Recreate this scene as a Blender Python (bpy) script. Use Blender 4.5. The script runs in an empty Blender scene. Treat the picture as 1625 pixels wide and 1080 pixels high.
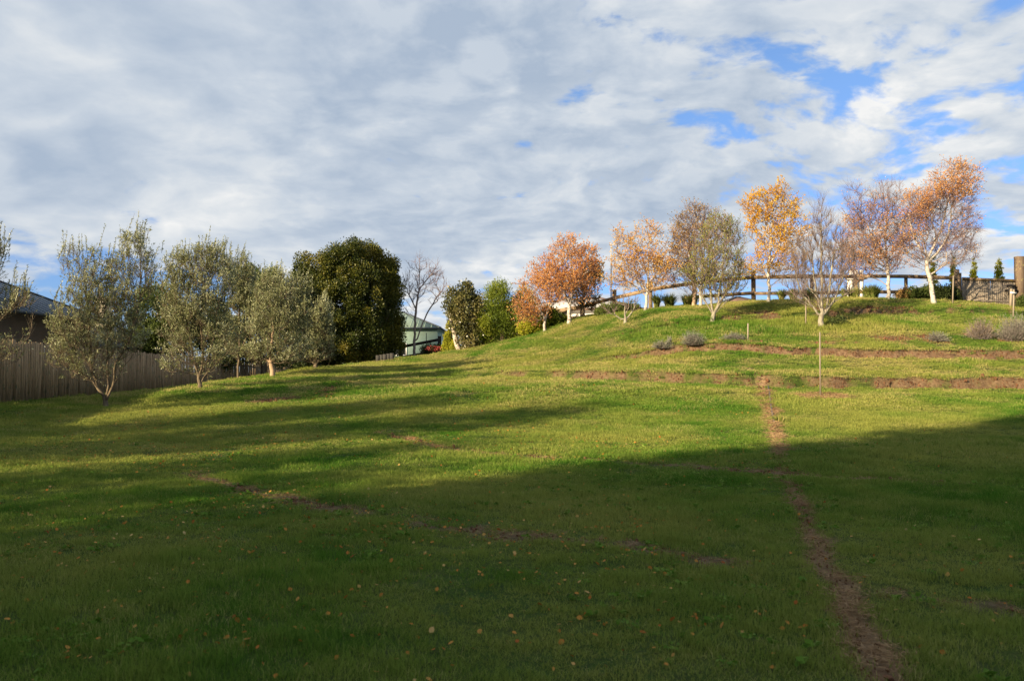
import bpy, math, random
import numpy as np
from mathutils import Vector
S = bpy.context.scene
COL = S.collection
R = math.radians

# ------------------------------------------------------------------ camera
FPX, CU, CV, EYE = 1354.0, 812.5, 540.0, 1.6
PITCH = math.atan(50.0 / FPX)
cam_d = bpy.data.cameras.new('camera')
cam_d.sensor_width = 36.0
cam_d.lens = 36.0 * FPX / 1625.0
cam_d.clip_start = 0.1
cam_d.clip_end = 6000.0
cam = bpy.data.objects.new('camera', cam_d)
COL.objects.link(cam)
cam.location = (0, 0, EYE)
cam.rotation_euler = (R(90) + PITCH, 0, 0)
S.camera = cam
cam_d.dof.use_dof = True
cam_d.dof.focus_distance = 38.0
cam_d.dof.aperture_fstop = 4.0

# ------------------------------------------------------------------ light
SUN_DIR = np.array([0.77, 0.64])            # the way shadows fall on the ground
SUN_EL = R(19.0)
sd = Vector((SUN_DIR[0] * math.cos(SUN_EL), SUN_DIR[1] * math.cos(SUN_EL), -math.sin(SUN_EL))).normalized()
sun_d = bpy.data.lights.new('sun', 'SUN')
sun_d.energy = 4.4
sun_d.angle = R(0.5)
sun_d.color = (1.0, 0.81, 0.53)
sun = bpy.data.objects.new('sun', sun_d)
COL.objects.link(sun)
sun.rotation_euler = sd.to_track_quat('-Z', 'Y').to_euler()
sun.location = (-20, -20, 30)

S.view_settings.view_transform = 'Standard'
S.view_settings.look = 'None'
S.view_settings.exposure = 1.45
S.view_settings.gamma = 1.0
S.view_settings.use_curve_mapping = False
S.render.film_transparent = False
S.cycles.max_bounces = 6
S.cycles.transparent_max_bounces = 6
S.cycles.caustics_reflective = False
S.cycles.caustics_refractive = False


class NT:
    """small helper for node trees"""
    def __init__(s, tree):
        s.t = tree
        s.n = tree.nodes
        s.l = tree.links

    def add(s, typ, **kw):
        nd = s.n.new(typ)
        for k, v in kw.items():
            setattr(nd, k, v)
        return nd

    def put(s, sock, v):
        if v is None:
            return
        if hasattr(v, 'is_output') or isinstance(v, bpy.types.NodeSocket):
            s.l.new(v, sock)
        else:
            sock.default_value = v

    def math(s, op, a, b=None, c=None, clamp=False):
        nd = s.add('ShaderNodeMath', operation=op, use_clamp=clamp)
        s.put(nd.inputs[0], a)
        s.put(nd.inputs[1], b)
        s.put(nd.inputs[2], c)
        return nd.outputs[0]

    def vmath(s, op, a, b=None, scale=None):
        nd = s.add('ShaderNodeVectorMath', operation=op)
        s.put(nd.inputs[0], a)
        s.put(nd.inputs[1], b)
        if scale is not None:
            s.put(nd.inputs['Scale'], scale)
        return nd.outputs[0]

    def noise(s, vec, scale, detail=4, rough=0.5, dist=0.0, color=False):
        nd = s.add('ShaderNodeTexNoise')
        s.put(nd.inputs['Vector'], vec)
        nd.inputs['Scale'].default_value = scale
        nd.inputs['Detail'].default_value = detail
        nd.inputs['Roughness'].default_value = rough
        nd.inputs['Distortion'].default_value = dist
        return nd.outputs['Color' if color else 'Fac']

    def ramp(s, fac, stops, interp='LINEAR'):
        nd = s.add('ShaderNodeValToRGB')
        r = nd.color_ramp
        r.interpolation = interp
        while len(r.elements) < len(stops):
            r.elements.new(0.5)
        for e, (p, c) in zip(r.elements, stops):
            e.position = p
            e.color = c if len(c) == 4 else (*c, 1)
        s.put(nd.inputs[0], fac)
        return nd.outputs[0]

    def range(s, v, a, b, c=0.0, d=1.0, smooth=True):
        nd = s.add('ShaderNodeMapRange')
        nd.interpolation_type = 'SMOOTHSTEP' if smooth else 'LINEAR'
        s.put(nd.inputs[0], v)
        for i, x in enumerate((a, b, c, d)):
            s.put(nd.inputs[1 + i], x)
        return nd.outputs[0]

    def mix(s, fac, a, b, blend='MIX'):
        nd = s.add('ShaderNodeMix', data_type='RGBA', blend_type=blend)
        s.put(nd.inputs[0], fac)
        s.put(nd.inputs[6], a if isinstance(a, bpy.types.NodeSocket) else (*a, 1))
        s.put(nd.inputs[7], b if isinstance(b, bpy.types.NodeSocket) else (*b, 1))
        return nd.outputs[2]


# ------------------------------------------------------------------ sky with cloud deck
W = bpy.data.worlds.new('World')
S.world = W
W.use_nodes = True
N = NT(W.node_tree)
N.n.clear()
out = N.add('ShaderNodeOutputWorld')
bg = N.add('ShaderNodeBackground')
SKYS = 0.07
CLOUD_OFF = (15.05, 14.34, 1.3)
bg.inputs[1].default_value = SKYS
N.l.new(bg.outputs[0], out.inputs[0])
sky = N.add('ShaderNodeTexSky', sky_type='NISHITA')
sky.sun_disc = False
sky.sun_elevation = SUN_EL
sky.sun_rotation = math.atan2(-SUN_DIR[0], -SUN_DIR[1])
sky.air_density = 1.0
sky.dust_density = 0.1
sky.ozone_density = 4.5
tc = N.add('ShaderNodeTexCoord')
sep = N.add('ShaderNodeSeparateXYZ')
N.l.new(tc.outputs['Generated'], sep.inputs[0])
dx, dy, dz = sep.outputs
zz = N.math('ADD', N.math('MAXIMUM', dz, 0.0), 0.24)
comb = N.add('ShaderNodeCombineXYZ')
N.l.new(N.math('DIVIDE', dx, zz), comb.inputs[0])
N.l.new(N.math('DIVIDE', dy, zz), comb.inputs[1])
comb.inputs[2].default_value = 0.0
pl = N.vmath('ADD', comb.outputs[0], CLOUD_OFF)
# gentle large warp
wv = N.vmath('SCALE', N.vmath('SUBTRACT', N.noise(pl, 1.6, 3, 0.5, 0, True), (0.5, 0.5, 0.5)), None, 0.28)
pw = N.vmath('ADD', pl, wv)


# smooth closed deck to the west (left), broken puffy cloud towards the east, thin clear strip low in the west
east = N.range(N.math('DIVIDE', dx, N.math('ADD', N.math('ABSOLUTE', dy), 0.25)), -0.12, 0.36, 0.0, 1.0)


texm = N.range(N.math('DIVIDE', dx, N.math('ADD', N.math('ABSOLUTE', dy), 0.25)), -0.42, 0.05, 0.25, 1.0)


def cloud_density(vec):
    big = N.noise(vec, 1.5, 3, 0.5)
    soft_ = N.noise(vec, 2.6, 2, 0.45, 0.3)
    puff = N.noise(vec, 7.0, 9, 0.55, 0.0)
    fineb = N.math('ADD', N.math('MULTIPLY', soft_, N.math('SUBTRACT', 1.0, N.math('MULTIPLY', texm, .72))), N.math('MULTIPLY', puff, N.math('MULTIPLY', texm, .72)))
    return N.math('ADD', N.math('MULTIPLY', big, 0.25), N.math('ADD', N.math('MULTIPLY', fineb, 0.60), N.math('MULTIPLY', puff, .15)))


d0 = cloud_density(pw)
d1 = cloud_density(N.vmath('ADD', pw, (-0.05, -0.045, 0.02)))
low = N.range(dz, 0.085, 0.17, 1.0, 0.0)
thr = N.math('ADD', N.math('ADD', 0.34, N.math('MULTIPLY', east, 0.135)), N.math('MULTIPLY', N.math('MULTIPLY', low, N.math('SUBTRACT', 1.0, N.math('MULTIPLY', texm, 0.8))), 0.30))
cov = N.range(N.math('SUBTRACT', d0, thr), -0.04, 0.05, 0.0, 1.0)
thick = N.range(N.math('SUBTRACT', d0, thr), 0.02, 0.20, 0.0, 1.0)
lit = N.math('ADD', 0.5, N.math('MULTIPLY', N.math('SUBTRACT', d0, d1), 6.5), clamp=True)
soft = N.noise(pw, 2.0, 3, 0.45, 0.3)
val = N.math('ADD', N.math('MULTIPLY', lit, 0.5), N.math('MULTIPLY', N.range(soft, 0.33, 0.68), 0.45))
val = N.math('ADD', val, N.math('ADD', N.math('MULTIPLY', east, -0.04), 0.13))
val = N.math('SUBTRACT', val, N.math('MULTIPLY', thick, 0.22), clamp=True)
K = 1.0 / SKYS / (2 ** 1.45)
ccol = N.ramp(val, [(0.0, (0.41 * K, 0.50 * K, 0.63 * K)), (0.45, (0.58 * K, 0.65 * K, 0.74 * K)),
                    (0.75, (0.74 * K, 0.78 * K, 0.82 * K)), (1.0, (0.93 * K, 0.93 * K, 0.92 * K))])
tint = N.ramp(dz, [(0.0, (0.50, 0.58, 0.86)), (0.12, (0.58, 0.64, 0.88)), (0.32, (0.92, 0.88, 0.93))])
skyc = N.mix(1.0, sky.outputs[0], tint, 'MULTIPLY')
fin = N.mix(cov, skyc, ccol)
N.l.new(fin, bg.inputs[0])

# ------------------------------------------------------------------ geometry of the place, from the camera's view
def P(u, v, Y):
    a = (u - CU) / FPX
    b = (CV - v) / FPX
    y = math.cos(PITCH) - b * math.sin(PITCH)
    z = math.sin(PITCH) + b * math.cos(PITCH)
    t = Y / y
    return np.array([a * t, Y, EYE + z * t])


def proj(p):
    x, y, z = p[0], p[1], p[2] - EYE
    f = y * math.cos(PITCH) + z * math.sin(PITCH)
    w = z * math.cos(PITCH) - y * math.sin(PITCH)
    return CU + FPX * x / f, CV - FPX * w / f


def hash2(ix, iy, seed):
    h = (ix.astype(np.int64) * 374761393 + iy.astype(np.int64) * 668265263 + seed * 974634777) & 0xffffffff
    h = ((h ^ (h >> 13)) * 1274126177) & 0xffffffff
    h = h ^ (h >> 16)
    return (h & 0xffffff) / float(0xffffff)


def vnoise(x, y, seed=0):
    ix, iy = np.floor(x), np.floor(y)
    fx, fy = x - ix, y - iy
    fx = fx * fx * (3 - 2 * fx)
    fy = fy * fy * (3 - 2 * fy)
    ix = ix.astype(np.int64)
    iy = iy.astype(np.int64)
    a = hash2(ix, iy, seed)
    b = hash2(ix + 1, iy, seed)
    c = hash2(ix, iy + 1, seed)
    d = hash2(ix + 1, iy + 1, seed)
    return (a * (1 - fx) + b * fx) * (1 - fy) + (c * (1 - fx) + d * fx) * fy


def fbm(x, y, oct=4, seed=0):
    s = np.zeros_like(x, dtype=float)
    amp, tot = 1.0, 0.0
    for i in range(oct):
        s += amp * vnoise(x * 2 ** i + 17.3 * i, y * 2 ** i - 9.1 * i, seed + i)
        tot += amp
        amp *= 0.5
    return s / tot


def sm(x, a, b):
    t = np.clip((x - a) / (b - a), 0, 1)
    return t * t * (3 - 2 * t)


LAWN = [(1080, 4.4), (1000, 5.25), (900, 6.9), (850, 8.2), (800, 10.0), (760, 12.1), (740, 13.4), (720, 15.1),
        (700, 17.2), (680, 19.6), (660, 22.0), (642, 24.6)]
ctrl = []
for v, Y in LAWN:
    for u in (-250, 150, 500, 812, 1200, 1500, 1850):
        if u < 400 and v < 700:
            continue
        p = P(u, v, Y)
        ctrl.append(p)
for u, v, Y in [
    (1850, 627, 27), (1625, 627, 27), (1400, 626, 27), (1200, 623, 27), (1000, 618, 27.2), (850, 613, 27.8), (700, 614, 28.2),
    (-60, 642, 25), (0, 642, 25.2), (60, 650, 23), (168, 645, 25), (100, 690, 18.5), (318, 618, 29), (245, 640, 26),
    (432, 599, 34), (500, 586, 37), (400, 640, 25.3), (550, 620, 28.5), (560, 578, 45), (600, 572, 50), (660, 563, 56), (700, 561, 54),
    (722, 558, 50), (760, 550, 50), (796, 543, 50), (830, 535, 50), (864, 527, 47), (904, 516, 46), (945, 507, 45), (980, 500, 44), (1025, 493, 43),
    (1108, 487, 43), (1220, 478, 42.5), (1320, 475, 42.5), (1411, 474, 42.5), (1483, 481, 41.3), (1620, 488, 42), (1850, 492, 42),
    (1303, 520, 37.5), (1130, 510, 38.5), (990, 514, 40.5), (1303, 631, 26.3), (1187, 545, 34.3), (1625, 568, 32.4), (1850, 568, 32.4),
    (1400, 600, 29.8), (1625, 600, 29.8), (1100, 598, 30.2), (1100, 566, 33.2), (1400, 568, 32.5), (1400, 548, 34), (1600, 546, 34), (1200, 546, 34.5),
    (1400, 520, 37), (1600, 520, 36.8), (1450, 497, 39.7), (700, 600, 33), (800, 588, 35), (600, 592, 36), (700, 577, 44), (800, 565, 41.5),
    (900, 545, 41), (900, 578, 36.5), (1000, 530, 38.5), (640, 578, 46)]:
    ctrl.append(P(u, v, Y))
ctrl += [np.array(c, float) for c in [
    (30, 47, 5.1), (22, 47, 5.15), (15, 47, 5.1), (8, 48, 5.0), (3, 50, 4.6), (-2, 58, 3.6), (20, 60, 3.9), (40, 60, 3.6), (0, 75, 1.8), (-15, 75, 1.6),
    (25, 78, 1.8), (-20, 50, .5), (-20, 40, .5), (-20, 30, .4), (-20, 15, .2), (-16.2, 38, .5), (-16.2, 33, .55), (-15.9, 46, .4), (-15.6, 54, .6), (-34, 30, 0.),
    (-34, 55, 0.), (-34, 10, 0.), (0, 0, 0), (10, 0, 0), (-10, 0, 0), (0, -15, 0), (20, -5, 0), (-20, 0, 0), (-25, -15, 0), (40, 10, .3), (34, 24, .8),
    (40, 35, 3.0), (40, 45, 5.0)]]
ctrl = np.array(ctrl)


def tps_fit(c, lam):
    X, z = c[:, :2] / 10.0, c[:, 2]
    n = len(X)
    d = np.sqrt(((X[:, None] - X[None]) ** 2).sum(-1))
    Km = np.where(d > 0, d * d * np.log(d + 1e-12), 0) + lam * np.eye(n)
    Q = np.hstack([np.ones((n, 1)), X])
    A = np.zeros((n + 3, n + 3))
    A[:n, :n] = Km
    A[:n, n:] = Q
    A[n:, :n] = Q.T
    return X, np.linalg.solve(A, np.concatenate([z, np.zeros(3)]))


TX, TW = tps_fit(ctrl, 0.002)


def tps(x, y):
    shp = x.shape
    q = np.stack([x.ravel(), y.ravel()], 1) / 10.0
    outv = np.zeros(len(q))
    for i in range(0, len(q), 20000):
        b = q[i:i + 20000]
        d = np.sqrt(((b[:, None] - TX[None]) ** 2).sum(-1))
        outv[i:i + 20000] = np.where(d > 0, d * d * np.log(d + 1e-12), 0) @ TW[:-3] + TW[-3] + b @ TW[-2:]
    return outv.reshape(shp)


def line_xy(pts):
    a = np.array([P(u, v, Y)[:2] for u, v, Y in pts])
    a = a[a[:, 0].argsort()]
    return a


T1 = line_xy([(2100, 617, 29), (1625, 617, 29), (1400, 616, 29), (1200, 613, 29.3), (1000, 607, 30.5), (900, 603, 31.5), (780, 596, 33), (690, 588, 35)])
T2 = line_xy([(2100, 566, 32.7), (1625, 566, 32.7), (1400, 565, 33), (1200, 563, 33.5), (1000, 560, 35), (900, 557, 37), (800, 556, 40)])
T3 = line_xy([(2100, 497, 39.6), (1625, 497, 39.6), (1500, 495, 39.7), (1350, 493, 39.7), (1250, 497, 39.4), (1140, 508, 38.6), (1040, 512, 38.6)])
T4 = line_xy([(540, 600, 34), (629, 589, 38), (691, 567, 47), (705, 563, 50)])


def tprofile(y, x, T, W_, a, fadeL, fadeR, edge):
    wob = (fbm(x * 1.3, y * 0.2, 3, 5) - 0.5) * 0.5 + (fbm(x * 5, y * 0.2, 2, 9) - .5) * .16
    d = y - np.interp(x, T[:, 0], T[:, 1]) + wob
    amp = a * sm(x, fadeL[0], fadeL[1]) * (1 - sm(x, fadeR[0], fadeR[1]))
    s = sm(d, -edge, edge) - 0.5 - 0.5 * np.clip(d / W_, -1, 1)
    return amp * s, d, amp / max(a, 1e-6)


def height(x, y):
    x = np.asarray(x, float)
    y = np.asarray(y, float)
    cx, cy = np.clip(x, -34, 42), np.clip(y, -16, 78)
    h = tps(cx, cy)
    r = np.hypot(x - cx, y - cy)
    h = h + (-1.5 - h) * sm(r, 0, 90)
    far = sm(r, 60, 400)
    h = h + far * (fbm(x / 180, y / 180, 3, 31) - 0.5) * 10
    a1, _, _ = tprofile(y, x, T1, 2.4, 0.36, (-5, 3), (60, 70), .16)
    a2, _, _ = tprofile(y, x, T2, 1.6, 0.30, (1, 7), (60, 70), .12)
    a3, _, _ = tprofile(y, x, T3, 1.2, 0.20, (4, 9), (60, 70), .10)
    a4, _, _ = tprofile(y, x, T4, 2.0, -0.25, (-7.5, -6.5), (-3.8, -3), .4)
    near = 1 - sm(r, 0, 10)
    h = h + (a1 + a2 + a3) * near
    h = h + (fbm(x * 0.35, y * 0.35, 3, 3) - 0.5) * 0.16 * near * sm(y, 5, 16)
    h = h + (fbm(x * 2.2, y * 2.2, 3, 4) - 0.5) * 0.05 * near
    return h


def H(x, y):
    return float(height(np.array([x]), np.array([y]))[0])


def ground_pt(u, Y):
    """point on the ground in image column u at depth Y"""
    x = P(u, 560, Y)[0]
    return np.array([x, Y, H(x, Y)])


# ------------------------------------------------------------------ wear lines on the lawn
def imgline(pts, along='x'):
    """pts (u,v) on the lawn -> world XY by marching the view ray to the ground"""
    res = []
    for u, v in pts:
        Ys = np.linspace(3.5, 60, 600)
        A = np.array([P(u, v, Y) for Y in Ys])
        hh = height(A[:, 0], A[:, 1])
        below = np.where(A[:, 2] < hh)[0]
        k = below[0] if len(below) else len(Ys) - 1
        res.append(A[k, :2])
    return np.array(res)


PATH = imgline([(1196, 592), (1207, 606), (1222, 650), (1228, 672), (1236, 710), (1243, 740), (1262, 785), (1282, 835), (1305, 880), (1330, 940), (1352, 985),
                (1375, 1025), (1400, 1060), (1450, 1130)])
WA = imgline([(265, 738), (330, 762), (390, 777), (500, 805), (600, 815), (700, 835), (800, 848), (900, 858), (1000, 866), (1060, 880), (1130, 893), (1210, 903)])
WB = imgline([(590, 683), (660, 700), (720, 717), (860, 725), (960, 732), (1110, 742), (1250, 755), (1350, 762), (1450, 768), (1600, 776)])
WC = imgline([(1370, 940), (1450, 948), (1540, 962), (1625, 974), (1700, 985)])
WD = imgline([(380, 640), (450, 634), (510, 628), (540, 610), (560, 606)])
WE = imgline([(1255, 748), (1300, 757), (1360, 764)])


def segdist(x, y, L):
    best = np.full(x.shape, 1e9)
    tt = np.zeros(x.shape)
    n = len(L) - 1
    for i in range(n):
        a, b = L[i], L[i + 1]
        ab = b - a
        t = np.clip(((x - a[0]) * ab[0] + (y - a[1]) * ab[1]) / (ab @ ab + 1e-9), 0, 1)
        d = np.hypot(x - a[0] - t * ab[0], y - a[1] - t * ab[1])
        m = d < best
        best = np.where(m, d, best)
        tt = np.where(m, (i + t) / n, tt)
    return best, tt


def masks(x, y):
    """soil (bare earth) and straw/dry masks in 0..1, and path mask"""
    n1 = fbm(x * 1.1, y * 1.1, 4, 11)
    n2 = fbm(x * 5.0, y * 5.0, 3, 12)
    soil = np.zeros_like(x)
    wx = (fbm(x * 2.2, y * 2.2, 3, 21) - .5) * .25
    dp, _ = segdist(x + wx, y, PATH)
    wpath = 0.055 + 0.035 * n1 + 0.035 * sm(y, 13, 18) + 0.015 * (1 - sm(y, 6, 10)) + .05 * (fbm(x * 3, y * 3, 2, 77) - .4)
    path = (1 - sm(dp, wpath * .8, wpath * 1.3))
    for L, w, lo in ((WA, .23, .36), (WB, .20, .385), (WC, .12, .36), (WD, .4, .46), (WE, .14, .32)):
        d, t = segdist(x + wx * 1.2, y + wx, L)
        m = (1 - sm(d, w * .3, w * 1.3)) * sm(n1 * .6 + n2 * .4, lo, lo + .09) * sm(t, 0, .08) * (1 - sm(t, .92, 1))
        soil = np.maximum(soil, m * .85)
    _, d1, f1 = tprofile(y, x, T1, 2.4, 1, (-5, 3), (60, 70), .16)
    _, d2, f2 = tprofile(y, x, T2, 1.6, 1, (1, 7), (60, 70), .12)
    _, d3, f3 = tprofile(y, x, T3, 1.2, 1, (4, 9), (60, 70), .10)
    m1 = sm(d1, -.35, -.08) * (1 - sm(d1, .06, .22)) * f1 * sm(n1 * .65 + n2 * .35 + .07 * sm(x, 6, 12), .38, .62) * .9
    m2 = sm(d2, -.24, -.08) * (1 - sm(d2, .06 + .1 * (n2 - .5), .13 + .1 * (n2 - .5))) * f2 * sm(n1 * .4 + n2 * .6, .26, .42) * .95
    m3 = sm(d3, -.25, -.05) * (1 - sm(d3, .6, 1.2)) * f3 * sm(n1 * .6 + n2 * .4, .44, .54)
    soil = np.maximum.reduce([soil, m1, m2, m3 * .9])
    # bare patches on the upper bank (below the lavenders) and round the stake
    up = sm(y, 33.8, 34.3) * (1 - sm(y, 35.2, 36.0)) * sm(x, 4, 7) * sm(n1, .50, .58)
    soil = np.maximum(soil, up * .8)
    sp = P(1303, 631, 26.3)
    ds = np.hypot((x - sp[0]), (y - sp[1]))
    patch = (1 - sm(ds, .5, .95)) * sm(n2, .15, .35)
    straw = np.maximum(patch, path * np.maximum(sm(fbm(x * 1.5, y * 1.2, 2, 41), .42, .55), sm(y, 13.5, 16)))
    pl_ = P(1196, 596, 30.4)
    straw = np.maximum(straw, (1 - sm(np.hypot((x - pl_[0]) * .8, y - pl_[1]), .3, .8)) * .8)
    dry = sm(n1, .40, .60) * sm(y, 24, 31) + (.12 + .35 * sm(y, 12, 18)) * sm(n1, .50, .66)
    return np.clip(soil, 0, 1), np.clip(path, 0, 1), np.clip(straw, 0, 1), np.clip(dry, 0, 1)

# ------------------------------------------------------------------ materials
MATS = {}


def new_mat(name):
    m = bpy.data.materials.new(name)
    m.use_nodes = True
    n = NT(m.node_tree)
    n.n.clear()
    o = n.add('ShaderNodeOutputMaterial')
    MATS[name] = m
    return m, n, o


def principled(n, o, color, rough=0.8, spec=0.3, bump=None, bstr=0.3, bdist=0.02, metallic=0.0):
    b = n.add('ShaderNodeBsdfPrincipled')
    n.put(b.inputs['Base Color'], color if isinstance(color, bpy.types.NodeSocket) else (*color, 1))
    n.put(b.inputs['Roughness'], rough)
    b.inputs['Specular IOR Level'].default_value = spec
    b.inputs['Metallic'].default_value = metallic
    if bump is not None:
        bm = n.add('ShaderNodeBump')
        bm.inputs['Strength'].default_value = bstr
        bm.inputs['Distance'].default_value = bdist
        n.l.new(bump, bm.inputs['Height'])
        n.l.new(bm.outputs[0], b.inputs['Normal'])
    n.l.new(b.outputs[0], o.inputs[0])
    return b


def attr(n, name):
    a = n.add('ShaderNodeAttribute')
    a.attribute_name = name
    return a


def grass_tint(n, pos):
    """large scale variation of the sward shared by the ground and the blades"""
    big = n.noise(pos, 0.16, 4, 0.6)
    mid = n.noise(pos, 0.9, 4, 0.6, 0.4)
    return big, mid


def leaf_mat(name, stops, trans=0.45, rough=0.6, spec=0.25, scale=0.9):
    m, n, o = new_mat(name)
    a = attr(n, 'rnd')
    g = n.add('ShaderNodeNewGeometry')
    cl = n.noise(g.outputs['Position'], scale, 2, .5)
    f = n.math('ADD', n.math('MULTIPLY', a.outputs['Fac'], 0.6), n.math('MULTIPLY', n.range(cl, .3, .7), 0.4))
    c = n.ramp(f, stops)
    b = n.add('ShaderNodeBsdfPrincipled')
    n.l.new(c, b.inputs['Base Color'])
    b.inputs['Roughness'].default_value = rough
    b.inputs['Specular IOR Level'].default_value = spec
    t = n.add('ShaderNodeBsdfTranslucent')
    n.l.new(c, t.inputs[0])
    mx = n.add('ShaderNodeMixShader')
    mx.inputs[0].default_value = trans
    n.l.new(b.outputs[0], mx.inputs[1])
    n.l.new(t.outputs[0], mx.inputs[2])
    n.l.new(mx.outputs[0], o.inputs[0])
    return m


def wood_mat(name, c1, c2, c3, lichen=None, along=2, sc=6.0, rough=.85):
    m, n, o = new_mat(name)
    t = n.add('ShaderNodeTexCoord')
    oi = n.add('ShaderNodeObjectInfo')
    g = n.add('ShaderNodeNewGeometry')
    mp = n.add('ShaderNodeMapping')
    s3 = [sc * 5] * 3
    s3[along] = sc * .35
    mp.inputs['Scale'].default_value = s3
    n.l.new(t.outputs['Object'], mp.inputs[0])
    v = n.vmath('ADD', mp.outputs[0], n.vmath('SCALE', (7.3, 3.1, 5.7), None, n.math('MULTIPLY', oi.outputs['Random'], 30.)))
    gr = n.noise(v, 1.0, 6, .65, .3)
    c = n.ramp(gr, [(.25, c1), (.5, c2), (.75, c3)])
    c = n.mix(n.math('MULTIPLY', oi.outputs['Random'], .55), c, c1)
    if lichen:
        li = n.noise(g.outputs['Position'], 6.0, 6, .7)
        c = n.mix(n.range(li, .54, .66), c, lichen)
    principled(n, o, c, rough, .15, gr, .5, .01)
    return m


def bark_mat(name, c1, c2, scale=(18, 18, 4), spots=None, lo=.45, hi=.6):
    m, n, o = new_mat(name)
    g = n.add('ShaderNodeNewGeometry')
    mp = n.add('ShaderNodeMapping')
    mp.inputs['Scale'].default_value = scale
    n.l.new(g.outputs['Position'], mp.inputs[0])
    f = n.noise(mp.outputs[0], 1.0, 5, .6)
    c = n.ramp(f, [(.3, c1), (.7, c2)])
    if spots:
        sp = n.noise(mp.outputs[0], 0.6, 4, .7, .5)
        c = n.mix(n.range(sp, lo, hi), c, spots)
    principled(n, o, c, .8, .2, f, .4, .01)
    return m


# ground ------------------------------------------------------------
m, n, o = new_mat('lawn_ground')
g = n.add('ShaderNodeNewGeometry')
pos = g.outputs['Position']
big, mid = grass_tint(n, pos)
fine = n.noise(pos, 22.0, 5, .7)
grass = n.mix(n.range(mid, .35, .65), (0.035, 0.08, 0.010), (0.075, 0.105, 0.016))
grass = n.mix(n.range(fine, .35, .75), grass, (0.035, 0.045, 0.014))
dry = attr(n, 'dry').outputs['Fac']
grass = n.mix(n.math('MULTIPLY', dry, .55), grass, (0.15, 0.12, 0.05))
soiln = n.noise(pos, 9.0, 6, .7)
soilc = n.ramp(soiln, [(.3, (0.07, 0.038, 0.025)), (.5, (0.15, 0.092, 0.055)), (.72, (0.25, 0.165, 0.105))])
c = n.mix(attr(n, 'soil').outputs['Fac'], grass, soilc)
pathc = n.ramp(soiln, [(.3, (0.07, 0.034, 0.018)), (.55, (0.18, 0.095, 0.052)), (.75, (0.30, 0.18, 0.10))])
c = n.mix(attr(n, 'path').outputs['Fac'], c, pathc)
strawc = n.ramp(fine, [(.3, (0.14, 0.085, 0.05)), (.6, (0.30, 0.21, 0.12)), (.8, (0.4, 0.30, 0.18))])
c = n.mix(n.math('MULTIPLY', attr(n, 'straw').outputs['Fac'], .8), c, strawc)
bh = n.math('ADD', n.noise(pos, 14., 6, .75), n.math('MULTIPLY', n.noise(pos, 60., 3, .6), .4))
principled(n, o, c, .95, .1, bh, .9, .04)

# blades: per-tuft random and patches of dry and rich green
def blade_mat(name):
    m, n, o = new_mat(name)
    g = n.add('ShaderNodeNewGeometry')
    pos = g.outputs['Position']
    a = attr(n, 'rnd').outputs['Fac']
    at = n.add('ShaderNodeAttribute')
    at.attribute_name = 'tone'
    at.attribute_type = 'INSTANCER'
    tone = at.outputs['Fac']
    big, mid = grass_tint(n, pos)
    green = n.mix(n.range(mid, .33, .67), (0.055, 0.170, 0.013), (0.175, 0.262, 0.038))
    green = n.mix(n.range(big, .38, .62), green, (0.295, 0.31, 0.068))
    f = n.math('ADD', a, n.math('MULTIPLY', tone, .55))
    c = n.mix(n.range(f, .78, 1.2), green, (0.50, 0.41, 0.16))
    c = n.mix(n.range(a, .0, .3, .8, 0.), c, (0.022, 0.075, 0.008))
    c = n.mix(n.range(a, .8, 1., 0., .45), c, (0.26, 0.34, 0.07))
    b = n.add('ShaderNodeBsdfPrincipled')
    n.l.new(c, b.inputs['Base Color'])
    b.inputs['Roughness'].default_value = .8
    b.inputs['Specular IOR Level'].default_value = .06
    t = n.add('ShaderNodeBsdfTranslucent')
    n.l.new(c, t.inputs[0])
    mx = n.add('ShaderNodeMixShader')
    mx.inputs[0].default_value = .4
    n.l.new(b.outputs[0], mx.inputs[1])
    n.l.new(t.outputs[0], mx.inputs[2])
    n.l.new(mx.outputs[0], o.inputs[0])


blade_mat('grass_blade')
leaf_mat('fallen_leaf', [(0, (0.16, 0.03, 0.012)), (.35, (0.36, 0.11, 0.02)), (.65, (0.50, 0.24, 0.05)), (1, (0.55, 0.42, 0.18))], .2, .7, .1)
leaf_mat('straw_bits', [(0, (0.14, 0.08, 0.04)), (.5, (0.30, 0.19, 0.10)), (1, (0.46, 0.32, 0.17))], .15, .8, .05)
m, n, o = new_mat('clod')
g = n.add('ShaderNodeNewGeometry')
f = n.noise(g.outputs['Position'], 20, 4, .7)
principled(n, o, n.ramp(f, [(.3, (0.06, 0.028, 0.015)), (.6, (0.16, 0.078, 0.042)), (.8, (0.28, 0.15, 0.085))]), .95, .1, f, .8, .02)

# foliage
leaf_mat('leaf_olive', [(0, (0.07, 0.078, 0.026)), (.35, (0.165, 0.178, 0.066)), (.7, (0.32, 0.335, 0.17)), (1, (0.64, 0.65, 0.46))], .25, .5, .4)
leaf_mat('leaf_evergreen', [(0, (0.008, 0.018, 0.003)), (.35, (0.034, 0.048, 0.006)), (.65, (0.115, 0.112, 0.013)), (1, (0.27, 0.20, 0.03))], .12, .5, .3, .5)
leaf_mat('leaf_birch_orange', [(0, (0.42, 0.17, 0.06)), (.4, (0.62, 0.29, 0.10)), (.75, (0.74, 0.42, 0.14)), (1, (0.80, 0.56, 0.20))], .45)
leaf_mat('leaf_birch_yellow', [(0, (0.45, 0.20, 0.012)), (.4, (0.70, 0.38, 0.02)), (.75, (0.80, 0.52, 0.03)), (1, (0.62, 0.55, 0.08))], .45)
leaf_mat('leaf_birch_amber', [(0, (0.45, 0.20, 0.05)), (.5, (0.68, 0.38, 0.09)), (.85, (0.76, 0.52, 0.14)), (1, (0.65, 0.56, 0.20))], .45)
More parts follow.
